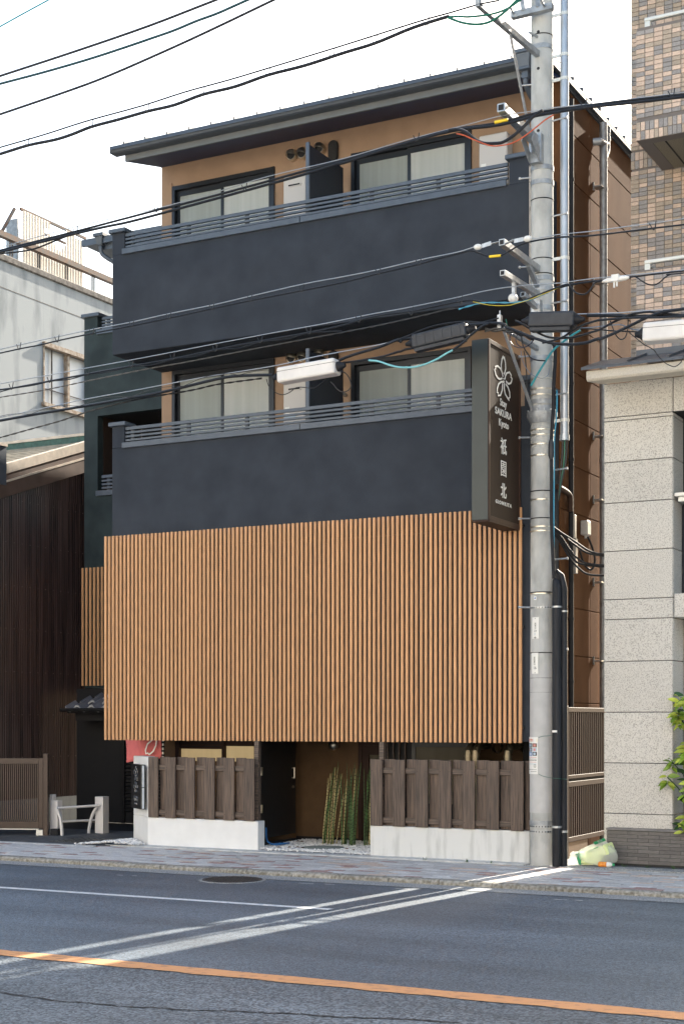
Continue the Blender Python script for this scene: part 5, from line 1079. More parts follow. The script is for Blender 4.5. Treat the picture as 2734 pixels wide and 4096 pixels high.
 ('loose_cable', 'teal cable slanting across the pole from the right closure', 'aquadark', 0.013, [(-6.243, 16.42, 5.588), (-6.198, 16.42, 5.658), (-6.154, 16.42, 5.728), (-6.067, 16.42, 5.851), (-5.979, 16.42, 5.963), (-5.901, 16.42, 6.022), (-5.815, 16.42, 6.076), (-5.729, 16.42, 6.123), (-5.643, 16.42, 6.162)], []),
 ('loose_cable', 'thin dark wire dangling in a loop over the granite building roof', 'black', 0.0046, [(-4.792, 15.5, 5.824), (-4.718, 15.5, 5.756), (-4.626, 15.5, 5.673), (-4.571, 15.5, 5.64), (-4.516, 15.5, 5.597), (-4.47, 15.5, 5.53), (-4.407, 15.5, 5.46), (-4.334, 15.5, 5.414), (-4.289, 15.5, 5.407), (-4.235, 15.5, 5.441), (-4.201, 15.5, 5.508), (-3.996, 15.5, 5.911)], []),
 ('loose_cable', 'thin tangle of dark wires hanging below the white closure', 'black', 0.0045, [(-9.259, 15.5, 5.805), (-9.219, 15.5, 5.704), (-9.139, 15.5, 5.632), (-9.033, 15.5, 5.593), (-8.928, 15.5, 5.616), (-8.863, 15.5, 5.655), (-8.771, 15.5, 5.657), (-8.616, 15.5, 5.629), (-8.513, 15.5, 5.675), (-8.449, 15.5, 5.713)], []),
 ('loose_cable', 'thin wire loops hanging at the right end of the white closure', 'black', 0.0058, [(-8.247, 15.48, 5.788), (-8.184, 15.48, 5.759), (-8.133, 15.48, 5.698), (-8.106, 15.48, 5.628), (-8.108, 15.48, 5.584), (-8.152, 15.48, 5.544), (-8.222, 15.48, 5.54), (-8.285, 15.48, 5.58), (-8.336, 15.48, 5.641), (-8.374, 15.48, 5.673)], []),
 ('loose_cable', 'tangled dark wires hanging between the big sign and the pole', 'black', 0.0069, [(-6.096, 15.7, 5.982), (-6.087, 15.7, 6.044), (-6.07, 15.7, 5.899), (-6.037, 15.7, 5.823), (-6.003, 15.7, 5.771), (-5.969, 15.7, 5.728), (-5.901, 15.7, 5.696), (-5.801, 15.7, 5.677)], []),
 ('loose_cable', 'looped blue black wires bunched left of the pole', 'darkblue', 0.0055, [(-6.174, 15.66, 6.014), (-6.2, 15.66, 5.985), (-6.191, 15.66, 5.92), (-6.14, 15.66, 5.866), (-6.064, 15.66, 5.841), (-5.987, 15.66, 5.856), (-5.937, 15.66, 5.898), (-5.92, 15.66, 5.943), (-5.954, 15.66, 5.971)], []),
 ('loose_cable', 'second loop of blue black wires bunched left of the pole', 'darkblue', 0.0055, [(-6.098, 15.64, 6.008), (-6.124, 15.64, 5.939), (-6.098, 15.64, 5.873), (-6.03, 15.64, 5.841), (-5.946, 15.64, 5.871), (-5.912, 15.64, 5.914)], []),
 ('loose_cable', 'thin dark wires dropping straight down left of the pole', 'black', 0.0059, [(-6.381, 16.55, 6.04), (-6.363, 16.55, 5.954), (-6.354, 16.55, 5.852), (-6.345, 16.55, 5.725), (-6.341, 16.55, 5.598), (-6.337, 16.55, 5.514)], []),
 ('loose_cable', 'curled green wire hanging left of the pole', 'green', 0.0056, [(-6.227, 15.6, 6.166), (-6.217, 15.6, 6.117), (-6.201, 15.6, 6.067), (-6.244, 15.6, 6.104), (-6.278, 15.6, 6.149)], []),
 ('loose_cable', 'fine pale wire looping over the pole front', 'steelblue', 0.0043, [(-6.359, 16.4, 6.005), (-6.35, 16.4, 5.937), (-6.323, 16.4, 5.851), (-6.27, 16.4, 5.761), (-6.2, 16.4, 5.696), (-6.094, 16.4, 5.659), (-6.024, 16.4, 5.693), (-6.016, 16.4, 5.767)], []),
]

RIGID = {}
for nm, lb, m, r, P, H in WIRES:
    sp = smooth_pts(P, 4); mid = sp[len(sp)//2]
    tw = 'twisted' in lb or 'spiral' in lb
    if P[0][2] > 8.3 or P[-1][2] > 9: r *= 1.45
    if m in ('orange', 'yellow'): r *= .8
    elif m == 'black': r *= 1.14
    b = MB()
    if tw:
        dense = smooth_pts(P, 14)
        for ph in (0, math.pi):
            q = []; L_ = 0
            for i, p in enumerate(dense):
                if i: L_ += (p-dense[i-1]).length
                a = L_/.045 + ph; q.append((p.x, p.y+r*.55*math.sin(a), p.z+r*.55*math.cos(a)))
            b.tube(q, r*.55, 5)
    else: b.tube(sp, r, 7)
    if 'lashing' in lb:
        q = []; L_ = 0
        for i in range(len(sp)-1):
            for k in range(3):
                p = sp[i].lerp(sp[i+1], k/3); q.append(p)
        b2 = []
        for p in q:
            L_ = p.x; b2.append((p.x, p.y-.02, p.z+.005+.05*abs(math.sin(L_*3.9))))
        b.tube(b2, .0035, 5)
    o = solo(nm, b, 'cable_'+m, lb, 'cable' if nm != 'lead_wire' else 'wire', None, True, origin=tuple(mid))
    for h in H:
        hb = MB(); s_ = .055 if h[1] < 15.3 else .05
        hb.tube(smooth_pts([(h[0]-s_, h[1], h[2]+s_*1.15), (h[0]-s_*.35, h[1]-.012, h[2]+.0), (h[0], h[1]-.014, h[2]-.022), (h[0]+s_*.3, h[1]-.012, h[2]-.004), (h[0]+s_*.45, h[1], h[2]+s_*1.5)], 4), .0055, 6)
        part('cable_hanger', hb, 'cable_black', o, True)
    if 'twisted pair' in lb or 'hung from hooks' in lb: pass
def sleeve(name, label, p0, p1, r, m, parent=None): return solo(name, MB().tube([p0, p1], r, 10), m, label, 'tape marker' if 'tape' in name else 'cable fitting', smooth=True)
sleeve('tape_marker', 'yellow tape sleeve on the bundle in front of the top arm', (-6.352, 15.585, 8.372), (-6.196, 15.585, 8.374), .019, 'print_yellow')
sleeve('tape_marker', 'orange tape sleeve on the drooping cable left of the pole', (-6.40, 15.545, 6.872), (-6.265, 15.545, 6.864), .015, 'print_yellow')
# strain insulators and the white splice
for k, (x, z, lb) in enumerate(((-6.534, 6.994, 'white strain insulator on the wire left of the second arm'), (-5.943, 6.998, 'white strain insulator in front of the pole'))):
    t = thing('strain_insulator', lb, 'insulator', (x, 15.53, z), 'strain insulators beside the arm end')
    part('insulator_disc', MB().ball((x, 15.53, z), .05, .04, .034, 14, 8), 'insulator', t, True)
    sx = 1 if k == 0 else -1
    part('twisted_strap', MB().beam((x+sx*.05, 15.53, z+.004), (x+sx*.16, 15.53, z+.012*(1 if k == 0 else -1)+.01), .004, .045).beam((x+sx*.16, 15.53, z+.012), (x+sx*.27, 15.53, z+.02*(1 if k == 0 else -1)), .04, .006), 'galvanised', t)
t = thing('cable_splice', 'white branching cable splice on the wire right of the pole', 'cable fitting', (-4.96, 15.58, 6.43))
part('splice_body', MB().tube([(-5.104, 15.58, 6.428), (-5.06, 15.58, 6.429), (-4.96, 15.58, 6.43), (-4.85, 15.58, 6.431), (-4.812, 15.58, 6.43)], [.010, .024, .030, .026, .010], 12), 'insulator', t, True)
part('splice_clamp', MB().box(-5.0, -4.92, 15.545, 15.60, 6.405, 6.475).tube([(-4.975, 15.57, 6.41), (-4.975, 15.57, 6.34)], .01, 8).tube([(-4.945, 15.57, 6.41), (-4.945, 15.57, 6.35)], .01, 8), 'insulator', t)
# cable closures
def closure(name, label, p0, p1, w, h, m, ribs=0, ends=True):
    p0, p1 = Vector(p0), Vector(p1); d = (p1-p0).normalized(); side = d.cross(Vector((0, 0, 1))).normalized(); up = side.cross(d)
    t = thing(name, label, 'cable closure', tuple((p0+p1)/2), 'cable closures strung on the wires')
    part('closure_body', MB().beam(p0, p1, w, h), m, t, bev=h*.16).modifiers['bevel'].segments = 3
    part('closure_seam', MB().beam(p0+up*h*.20-d*.0-side*0, p1+up*h*.20, w+.004, .004), 'black_matt' if m == 'closure_white' else m, t)
    for k in range(ribs): part('closure_rib', MB().beam(p0+(p1-p0)*((k+.6)/(ribs+.2))-d*.004, p0+(p1-p0)*((k+.6)/(ribs+.2))+d*.004, w+.008, h*.9), m, t)
    if ends:
        for q, s_ in ((p0, -1), (p1, 1)): part('cable_gland', MB().tube([q+d*s_*-.005, q+d*s_*.03, q+d*s_*.05, q+d*s_*.10], [h*.32, h*.32, h*.22, h*.12], 12), 'black_plastic', t, True)
    if m == 'closure_black': part('closure_tray', MB().beam(p0-up*h*.62+d*.02, p1-up*h*.62-d*.04, w*.7, h*.22), m, t)
    return t
closure('cable_closure', 'large white cable closure box before the lower balcony', (-9.07, 15.5, 5.814), (-8.289, 15.5, 5.847), .19, .185, 'closure_white')
closure('cable_closure', 'ribbed black cable closure left of the projecting sign', (-7.31, 15.5, 6.011), (-6.643, 15.5, 6.077), .15, .16, 'closure_black', 6)
closure('cable_closure', 'smooth black cable closure in front of the pole', (-5.869, 15.42, 6.061), (-5.351, 15.42, 6.01), .16, .165, 'closure_black')
closure('cable_closure', 'white cable closure at the picture edge above the granite canopy', (-4.591, 15.4, 5.758), (-3.75, 15.4, 5.725), .21, .20, 'closure_white')
# ================================================================ ALLEY FENCE AND RIGHT NEIGHBOURS
XG = -6.2
af = thing('alley_fence', 'brown metal slat fence running back along the alley', 'fence', (XG, 18.3, 0))
part('post', MB().box(XG-.07, XG, 17.47, 17.60, 0, 1.885), 'brown_alu', af, bev=.004)
part('low_wall', MB().box(XG-.06, XG-.01, 17.601, 18.34, 0, .20).box(XG-.06, XG-.01, 18.341, 20.5, 0, .06), 'brown_stucco', af)
part('sun_stop_panel', MB().box(-6.445, XG-.071, 17.50, 17.54, .05, 1.88), 'brown_alu', af)  # unseen panel, added to block low sun between inn and pole
for z0, z1 in ((1.81, 1.866), (.985, 1.03), (.885, .95), (.205, .265)): part('rail', MB().box(XG-.055, XG, 17.602, 20.5, z0, z1), 'brown_alu', af, bev=.003)
sl1 = MB().box(-.018, -.003, 0, .024, 1.031, 1.809).mesh('fence_slat', 'brown_alu'); sl2 = MB().box(-.018, -.003, 0, .024, .266, .884).mesh('fence_slat', 'brown_alu')
for i in range(35):
    link('fence_slat', sl1, af, (XG, 17.635+i*.081, 0)); link('fence_slat', sl2, af, (XG, 17.635+i*.081, 0))
part('fence_backing', MB().box(XG-.075, XG-.062, 17.602, 20.5, .21, 1.86), 'black_matt', af)

# granite entrance block
gb = thing('granite_building', 'pale speckled granite entrance block with a canopy, right of the alley', 'building', (-4.5, 17.5, 0))
GX, GY = -5.635, 17.25
part('block_core', MB().box(GX+.02, -4.83, GY+.02, GY+.22, .0, 5.70).box(-4.829, -2, 17.70, 17.76, 0, 5.70).box(-4.829, -2, GY+.02, 17.699, 5.31, 5.70), 'granite_joint', gb)
rows = [(.0, .598), (.606, 1.197), (1.205, 1.798), (1.806, 2.400), (2.408, 2.898), (2.906, 3.135), (3.143, 3.708), (3.716, 4.280), (4.288, 4.766), (4.774, 5.253), (5.261, 5.298), (5.306, 5.70)]
for z0, z1 in rows:
    part('granite_panel', MB().box(GX, -4.809, GY, GY+.03, z0, z1), 'granite', gb, bev=.004)
    part('granite_panel', MB().box(GX, GX+.03, GY+.0305, GY+.22, z0, z1), 'granite', gb, bev=.004)
    if z1 < 5.3: part('granite_panel', MB().box(-4.835, -4.805, GY+.036, 17.69, z0, z1), 'granite', gb, bev=.004)
    else: part('granite_panel', MB().box(-4.800, -3.6, GY, GY+.03, z0, z1), 'granite', gb, bev=.004)
part('granite_sill', MB().box(-4.800, -4.0, GY+.03, 17.68, 2.909, 3.185), 'granite', gb, bev=.004)
w = part('window', MB().box(-4.80, -4.74, 17.62, 17.70, 3.186, 4.25).box(-4.739, -3, 17.62, 17.70, 4.20, 4.25), 'window_frame', gb)
part('pane', MB().box(-4.739, -3, 17.65, 17.66, 3.186, 4.199), 'dark_glass', w)
part('window_canopy', MB().box(-4.795, -3, 17.27, 17.69, 4.315, 4.36).box(-4.76, -3, 17.30, 17.69, 4.255, 4.314), 'alu_white', gb, bev=.006)
part('entrance_lining', MB().box(-4.80, -2.0, 17.69, 17.699, 0, 2.9), 'granite', gb)
# canopy
cp = MB(); cp.prism([(16.63, 5.645), (16.63, 5.735), (16.70, 5.745), (17.24, 5.83), (17.24, 5.705), (16.66, 5.62)], lambda u, v, a: (a, u, v), GX-.012, -2.0)
ea = part('canopy_eave', cp, 'eave_cream', gb, bev=.006)
part('canopy_groove', MB().box(GX+.12, -2.0, 16.72, 16.74, 5.632, 5.6405), 'black_matt', ea)
cr_ = MB(); cr_.prism([(16.585, 5.742), (16.585, 5.775), (17.35, 6.02), (17.35, 5.985), (16.75, 5.785)], lambda u, v, a: (a, u, v), GX-.06, -2.0)
crf = part('canopy_roof', cr_, 'canopy_roof', gb)
for x in (-5.15, -4.68, -4.2): part('roof_seam', MB().beam((x, 16.60, 5.793), (x, 17.33, 6.03), .02, .022), 'canopy_roof', crf)
part('roof_flashing', MB().box(-5.27, -2.0, 17.335, 17.349, 6.0, 6.085), 'canopy_roof', crf)

# brick planter
pl = thing('brick_planter', 'low planter of thin dark grey bricks at the foot of the granite block', 'planter', (-4.6, 17.2, 0))
part('planter_core', MB().box(-5.555, -2.0, 17.128, 17.245, 0, .41), 'granite_joint', pl)
bm_ = MB().box(0, .250, 0, .03, 0, .0385).mesh('brick', 'planter_brick'); bh_ = MB().box(0, .122, 0, .03, 0, .0385).mesh('brick', 'planter_brick')
for r in range(9):
    x = -5.562; z = .026+r*.0427; k = 0
    while x < -3.4:
        m_, w_ = (bh_, .126) if (r % 2 and k == 0) else (bm_, .254)
        o = link('brick', m_, pl, (x, 17.12+random.uniform(-.003, .002), z)); x += w_; k += 1
for i in range(9): part('cap_stone', MB().box(-5.565+i*.30, -5.565+i*.30+.297, 17.105, 17.248, .4125, .438), 'planter_cap', pl, bev=.004)
part('planter_soil', MB().box(-4.79, -2, 17.26, 17.6, 0, .40), 'moss_soil', pl)

# variegated shrub
sh = thing('variegated_shrub', 'glossy yellow-spotted evergreen shrub at the granite block corner', 'shrub', (-4.52, 17.3, .4))
def leaf_mesh(m):
    b = MB(); prof = [(0, .0), (.18, .055), (.38, .085), (.60, .080), (.80, .050), (1., 0)]
    for u, w_ in prof:
        zc = .10*math.sin(u*2.6)-.14*u*u
        b.v += [(-w_*1.9, u, zc+.018*w_*12), (0, u, zc-.03), (w_*1.9, u, zc+.018*w_*12)]
    for i in range(len(prof)-1):
        for k in (0, 1): b.face((i*3+k, i*3+k+1, (i+1)*3+k+1, (i+1)*3+k))
    return b.mesh('leaf', m, smooth=True)
lms = [leaf_mesh('leaf'), leaf_mesh('leaf'), leaf_mesh('leaf_pale'), leaf_mesh('leaf_dark')]
b = MB()
tips = []
for k in range(26):
    a = random.uniform(-3.0, -.2); z = .50+k*.062+random.uniform(-.05, .05); r_ = random.uniform(.10, .30)
    bx, by = -4.58+random.uniform(-.06, .08), 17.25+random.uniform(-.05, .07); tx, ty = bx+r_*math.cos(a), by-abs(r_*math.sin(a))*.7
    b.tube(smooth_pts([(bx, by, max(.4, z-.5)), ((bx*2+tx)/3, (by*2+ty)/3, z-.2), (tx, ty, z)], 3), .007, 6); tips.append((tx, ty, z))
part('stem', b, 'leaf_dark', sh, True)
def put_leaf(m, p, d, n, L_):
    d = Vector(d).normalized(); n = Vector(n); n = (n-d*n.dot(d)).normalized(); xd = d.cross(n)
    o = link('leaf', m, sh, p)
    o.rotation_euler = Matrix((xd, d, n)).transposed().to_euler(); o.scale = (L_*1.15, L_, L_)
for q, (x, y, z) in enumerate(tips):
    for k in range(12):
        a = -random.uniform(.1, 3.04) if k < 10 else random.uniform(0, 3.1)
        put_leaf(random.choice(lms[:3]+[lms[2]]), (x, y, z+random.uniform(-.08, .02)), (math.cos(a), math.sin(a), random.uniform(-.75, .45)), (random.uniform(-.1, .5), -random.uniform(.3, 1.), random.uniform(.3, 1.)), random.uniform(.085, .165))
for k in range(110):
    a = random.uniform(-3.1, 0)
    put_leaf(lms[3], (-4.55+random.uniform(-.16, .3), 17.34+random.uniform(-.10, .12), random.uniform(.45, 2.05)), (math.cos(a), math.sin(a), random.uniform(-.7, .5)), (random.uniform(-.2, .5), -.7, random.uniform(.2, 1.)), random.uniform(.12, .19))

# tiled apartment building behind
tb = thing('tiled_apartment_building', 'apartment building clad in mixed pink, grey and brown tiles with balconies', 'building', (-3.5, 17.8, 0))
TY, TX = 18.433, -5.674
FY, FX = 17.35, -5.278
part('wall', MB().box(TX+.012, 1.0, TY+.012, TY+.30, 6.15, 13.2).box(-4.4, 1.0, TY+.301, 27, 6.05, 13.2), 'tile_grout', tb)
TP, TH = .1076, .0545
tmesh = {}
TM = ['tile_grey', 'tile_tan', 'tile_brown']
for k in range(3):
    tmesh[k, 'h'] = MB().box(0, TP-.008, 0, .012, 0, TH-.007).mesh('wall_tile', TM[k]); tmesh[k, 'v'] = MB().box(0, TH-.007, 0, .012, 0, TP-.008).mesh('wall_tile', TM[k])
cnt = 0; rest = MB()
def tile(x, y, z, o, front):
    global cnt
    k = random.choices((0, 1, 2), (.36, .36, .28))[0]
    if front and cnt < 300:
        cnt += 1; link('wall_tile', tmesh[k, o], tb, (x, y, z))
    else:
        w_, h_ = (TP-.008, TH-.007) if o == 'h' else (TH-.007, TP-.008); rest.cur = k; rest.box(x, x+w_, y, y+.012, z, z+h_)
def balcony(zb, zt, soldier, rail=True):
    bo = part('balcony', MB().box(FX+.012, 1.0, FY+.012, FY+.16, zb, zt).box(FX+.012, FX+.16, FY+.161, TY+.011, zb, zt), 'tile_grout', tb)
    part('balcony_floor', MB().box(FX+.161, 1.0, FY+.161, TY+.011, zb+.003, zb+.15), 'ceiling_speck', bo)
    part('drip_groove', MB().box(FX+.30, FX+.32, FY+.17, TY-.05, zb+.0, zb+.002), 'black_matt', bo)
    z = zb+.004
    if soldier:
        for r in range(2):
            for i in range(112):
                x = FX+.006+i*TH
                tile(x, FY, z+r*TP, 'v', x < -4.62)
            for i in range(22): rest.cur = random.choice((0, 1, 2)); rest.box(FX, FX+.011, FY+.02+i*TH, FY+.02+i*TH+TH-.007, z+r*TP, z+r*TP+TP-.008)
        z += 2*TP; z += .045
        for i in range(13): pass
    while z+TH < zt+.01:
        for i in range(57): tile(FX+.006+i*TP, FY, z, 'h', FX+i*TP < -4.70)
        for i in range(10): rest.cur = random.choice((0, 1, 2)); rest.box(FX, FX+.011, FY+.02+i*TP, FY+.02+i*TP+TP-.008, z, z+TH-.007)
        z += TH
    if rail:
        r_ = part('balcony_rail', MB().box(FX+.085, 1.0, FY+.05, FY+.11, zt+.085, zt+.13), 'alu_white', bo, bev=.008)
        for x in (FX+.09, -4.3, -3.3): part('rail_post', MB().box(x, x+.065, FY+.055, FY+.10, zt, zt+.084), 'alu_white', r_)
        part('rail_return', MB().box(FX+.09, FX+.13, FY+.111, TY, zt+.085, zt+.12), 'alu_white', r_)
balcony(8.572, 9.905, True)
balcony(6.03, 7.03, False)
balcony(11.45, 12.8, True)
z = 5.9
while z < 12.9:
    sold = 8.63 < z < 8.66 or 11.5 < z < 11.55
    if 8.615 < z < 8.67:
        for r in range(2):
            for i in range(120): tile(TX+.003+i*TH, TY, 8.65+r*TP, 'v', False)
        z = 8.65+2*TP+.02; continue
    for i in range(60): tile(TX+.003+i*TP+(.0 if i else 0), TY, z, 'h', False)
    z += TH
part('tile_field', rest, TM, tb)
bpy.data.objects['tile_field']['kind'] = 'stuff'

# garbage bag with its contents
bg_ = thing('garbage_bag', 'pale translucent recycling bag with green print lying on the pavement', 'garbage bag', (-5.63, 16.93, 0))
def blob(c, r, seed, n=40, m=18, amp=.05, top=None, f1=3.1):
    b = MB(); rs = random.Random(seed); ph = [rs.uniform(0, 6.28) for _ in range(8)]
    for j in range(m+1):
        t = -math.pi/2+math.pi*j/m
        for k in range(n):
            a = 2*math.pi*k/n
            d = 1+amp*(math.sin(3*a+ph[0]+2*t)+.7*math.sin(5*a+ph[1]-3*t)+.6*math.sin(9*a+ph[2]+5*t)+.5*math.sin(14*a+ph[3]+4*t))
            ct = abs(math.cos(t))**.6*(1 if math.cos(t) > 0 else -1); st_2 = abs(math.sin(t))**.75*(1 if math.sin(t) > 0 else -1)
            x, y, z = r[0]*ct*math.cos(a)*d, r[1]*ct*math.sin(a)*d, r[2]*st_2*d
            z = max(z, -r[2]*.55)
            if top: z *= top(x/r[0])
            b.v.append((c[0]+x, c[1]+y, c[2]+z))
    for j in range(m):
        for k in range(n): b.face((j*n+k, j*n+(k+1) % n, (j+1)*n+(k+1) % n, (j+1)*n+k))
    return b
bagtop = lambda u: (.34+.66*max(0., min(1., (u+.95)/1.15))) if u < .45 else 1.0-.42*(u-.45)/.6
part('bag_skin', blob((-5.625, 16.94, .115), (.25, .15, .175), 3, 64, 26, .028, bagtop), 'bag_film', bg_, True)
part('bag_neck', blob((-5.86, 16.88, .06), (.07, .05, .09), 9, 24, 12, .10), 'bag_film', bg_, True)
bt = MB().obox((-5.585, 16.95, .165), (1, -.2, .38), (.15, 1, .1), (-.38, 0, 1), .15, .10, .065); o = part('folded_carton', bt, 'bag_yellow', bg_, bev=.015)
part('folded_carton', MB().obox((-5.66, 16.92, .075), (1, .1, .05), (0, 1, 0), (0, 0, 1), .12, .09, .055), 'bag_yellow', bg_, bev=.02)
part('green_carton', MB().obox((-5.80, 16.90, .085), (.9, .1, .35), (0, 1, 0), (-.35, 0, 1), .035, .06, .07), 'bag_green', bg_, bev=.01)
dirp = Vector((1, -.15, .40)).normalized(); upp = Vector((-.36, -.62, .70)).normalized()
def bprint(u, v, w_, h_, m='bag_green'):
    p = Vector((-5.585, 16.80, .235)) + dirp*u + upp*v
    return MB().obox(p, dirp, upp, dirp.cross(upp), w_/2, h_/2, .0015)
part('printed_band', bprint(.085, .055, .15, .040), 'bag_green', bg_)
text('lettering', '資源', .034, Vector((-5.585, 16.80, .235)) + dirp*.09 + upp*.055 + dirp.cross(upp)*.003, dirp, upp, 'bag_film', bg_)
text('lettering', '危', .034, Vector((-5.585, 16.80, .235)) - dirp*.10 - upp*.03 + dirp.cross(upp)*.003, dirp, upp, 'bag_green', bg_)
part('printed_band', bprint(-.04, -.012, .12, .008), 'bag_green', bg_)
bo = thing('drink_bottle', 'orange drink bottle with green cap inside the recycling bag', 'bottle', (-5.47, 16.80, .03))
bd = Vector((1, .06, 0)).normalized(); p0 = Vector((-5.555, 16.795, .035))
part('bottle_body', MB().tube([p0+bd*t for t in (0, .01, .09, .10)], [.02, .031, .031, .03], 14), 'bottle_orange', bo, True)
part('bottle_label', MB().tube([p0+bd*t for t in (.1005, .105, .14, .155, .165)], [.03, .031, .029, .018, .014], 14), 'paper_white', bo, True)
part('bottle_cap', MB().tube([p0+bd*t for t in (.1655, .19)], [.016, .016], 14), 'bag_green', bo, True)
# weeds in the pavement joints
wb = MB()
for (x, y) in ((-7.7, 16.64), (-7.15, 16.63), (-6.85, 16.63), (-6.2, 17.42), (-6.17, 17.45), (-5.0, 16.95), (-4.7, 16.96), (-5.3, 16.95)):
    for k in range(7):
        a = random.uniform(0, 6.28); l = random.uniform(.015, .045); h = random.uniform(.01, .05); cx, cy = x+random.uniform(-.03, .03), y+random.uniform(-.015, .015)
        wb.quad((cx-.004, cy, .005), (cx+.004, cy, .005), (cx+.003+l*math.cos(a)*.6, cy+l*math.sin(a)*.6, .005+h*.7), (cx+l*math.cos(a), cy+l*math.sin(a), .005+h))
st = stuff('weeds', wb, 'leaf_dark'); st['label'] = 'small weeds growing in the pavement joints'; st['category'] = 'weeds'

# ================================================================ LEFT NEIGHBOURS
mbld = thing('metal_clad_building', 'dark brown corrugated metal building with a pale lapped roof on the left', 'building', (-18.5, 20, 0))
XM = -16.2
def corr(z0, z1fn, dx, y0=15.2, y1=22.3, pitch=.056):
    b = MB(); n = int((y1-y0)/pitch*4)
    for i in range(n+1):
        y = y0+i*pitch/4; q = (0, .011, .013, .002)[i % 4] if True else 0
        b.v.append((XM+dx+q, y, z0)); b.v.append((XM+dx+q, y, z1fn(y)))
    for i in range(n): b.face((2*i, 2*i+2, 2*i+3, 2*i+1))
    return b
rk = lambda y: 5.286+.337*(y-18.775)
part('cladding_sheet', corr(.41, lambda y: 2.96, 0), 'corrugated_brown', mbld)
part('cladding_sheet', corr(2.94, lambda y: min(5.455, rk(y)+.02), .006), 'corrugated_brown', mbld)
part('cladding_sheet', corr(5.44, lambda y: max(5.4405, rk(y)+.02), .013, 19.2), 'corrugated_brown', mbld)
b = MB()
for z in (5.30, 4.6, 3.9, 3.2, 2.5, 1.8, 1.1):
    for i in range(14):
        y = 18.7+i*.20
        if z < rk(y): b.tube([(XM+.012, y, z), (XM+.020, y, z)], .006, 6)
part('sheet_fixings', b, 'rake_brown', mbld)
part('core_wall', MB().prism([(15.2, 0), (22.3, 0), (22.3, rk(22.3)-.05), (15.2, rk(15.2)-.05)], lambda u, v, a: (a, u, v), -23, XM-.01), 'black_matt', mbld)
part('foundation', MB().box(XM-.005, XM+.03, 15.2, 21.757, 0, .412), 'weathered_concrete', mbld)
def slope_beam(y0, y1, z0off, z1off, x0, x1):
    return MB().prism([(y0, rk(y0)+z0off), (y1, rk(y1)+z0off), (y1, rk(y1)+z1off), (y0, rk(y0)+z1off)], lambda u, v, a: (a, u, v), x0, x1)
part('rake_board', slope_beam(15, 22.4, .0, .23, XM+.015, XM+.05), 'rake_brown', mbld)
part('rake_flashing', slope_beam(15, 22.4, .231, .262, XM-.05, XM+.058), 'rake_cream', mbld)
part('rake_board', slope_beam(15, 22.4, .263, .37, XM-.04, XM+.02), 'rake_brown', mbld)
part('rake_cap', slope_beam(18.9, 22.4, .371, .53, XM-.12, XM+.035), 'rake_cream', mbld)
rz = lambda y: rk(y)+.40
for i in range(30):
    y0 = 15.2+i*.24; 
    if y0 > 22.2: break
    part('roof_course', MB().prism([(y0, rz(y0)), (y0+.25, rz(y0+.25)-.02), (y0+.25, rz(y0+.25)-.04), (y0, rz(y0)-.028)], lambda u, v, a: (a, u, v), -23.5, XM-.121), 'roof_lap', mbld)
part('ridge_cap', MB().box(-23.5, XM-.05, 22.30, 22.50, rz(22.3)-.03, rz(22.3)+.10), 'roof_green', mbld)
part('ridge_flashing', MB().box(-23.5, XM-.05, 22.28, 22.52, rz(22.3)+.101, rz(22.3)+.15), 'rake_cream', mbld)
part('eave_box', MB().box(XM-.30, XM+.06, 18.35, 18.86, 5.50, 6.12), 'dark_metal', mbld)
part('eave_box_cap', MB().box(XM-.32, XM+.08, 18.33, 18.87, 6.121, 6.165), 'rake_cream', mbld)

# weathered concrete building
cb = thing('concrete_building', 'weathered grey concrete building with rusty window and rooftop frame, far left', 'building', (-24, 26, 0))
XC = -20.
b = MB()
ys = [(22.6, 24.52), (24.52, 26.6), (26.6, 34)]
b.box(XC-.2, XC, 22.6, 24.519, 0, 10.86); b.box(XC-.2, XC, 24.52, 26.6, 0, 8.28); b.box(XC-.2, XC, 24.52, 26.6, 9.50, 10.86); b.box(XC-.2, XC, 26.601, 34, 0, 10.86); b.box(-30, XC-.201, 22.6, 22.8, 0, 10.86); b.box(-30, XC-.201, 33.8, 34, 0, 10.86); b.box(-30, XC-.201, 22.8, 33.8, 10.5, 10.6)
part('wall', b, 'weathered_concrete', cb)
part('wall_joint', MB().box(XC-.001, XC+.004, 22.6, 34, 10.325, 10.34), 'coping_dark', cb)
part('coping', MB().box(XC-.28, XC+.04, 22.56, 34, 10.861, 11.0), 'coping_dark', cb, bev=.02)
w = part('window', MB().box(XC-.12, XC+.02, 24.50, 26.61, 8.276, 8.295).box(XC-.12, XC+.02, 24.50, 24.54, 8.295, 9.50).box(XC-.12, XC+.02, 25.29, 25.36, 8.30, 9.44).box(XC-.12, XC+.02, 26.0, 26.04, 8.30, 9.44).box(XC-.12, XC+.02, 26.57, 26.61, 8.28, 9.50), 'rust_trim', cb)
part('window_lintel', MB().box(XC-.05, XC+.07, 24.48, 26.62, 9.44, 9.53), 'rust_trim', w)
part('window_sill', MB().box(XC-.05, XC+.09, 24.45, 26.65, 8.20, 8.275), 'rust_trim', w)
part('window_bar', MB().box(XC-.06, XC-.03, 24.83, 24.85, 8.28, 9.44).box(XC-.06, XC-.03, 24.54, 26.57, 8.585, 8.60), 'coping_dark', w)
for y0, y1 in ((24.541, 25.289), (25.361, 25.999), (26.041, 26.569)): part('pane', MB().box(XC-.10, XC-.09, y0, y1, 8.281, 9.439), 'frosted_pane', w)
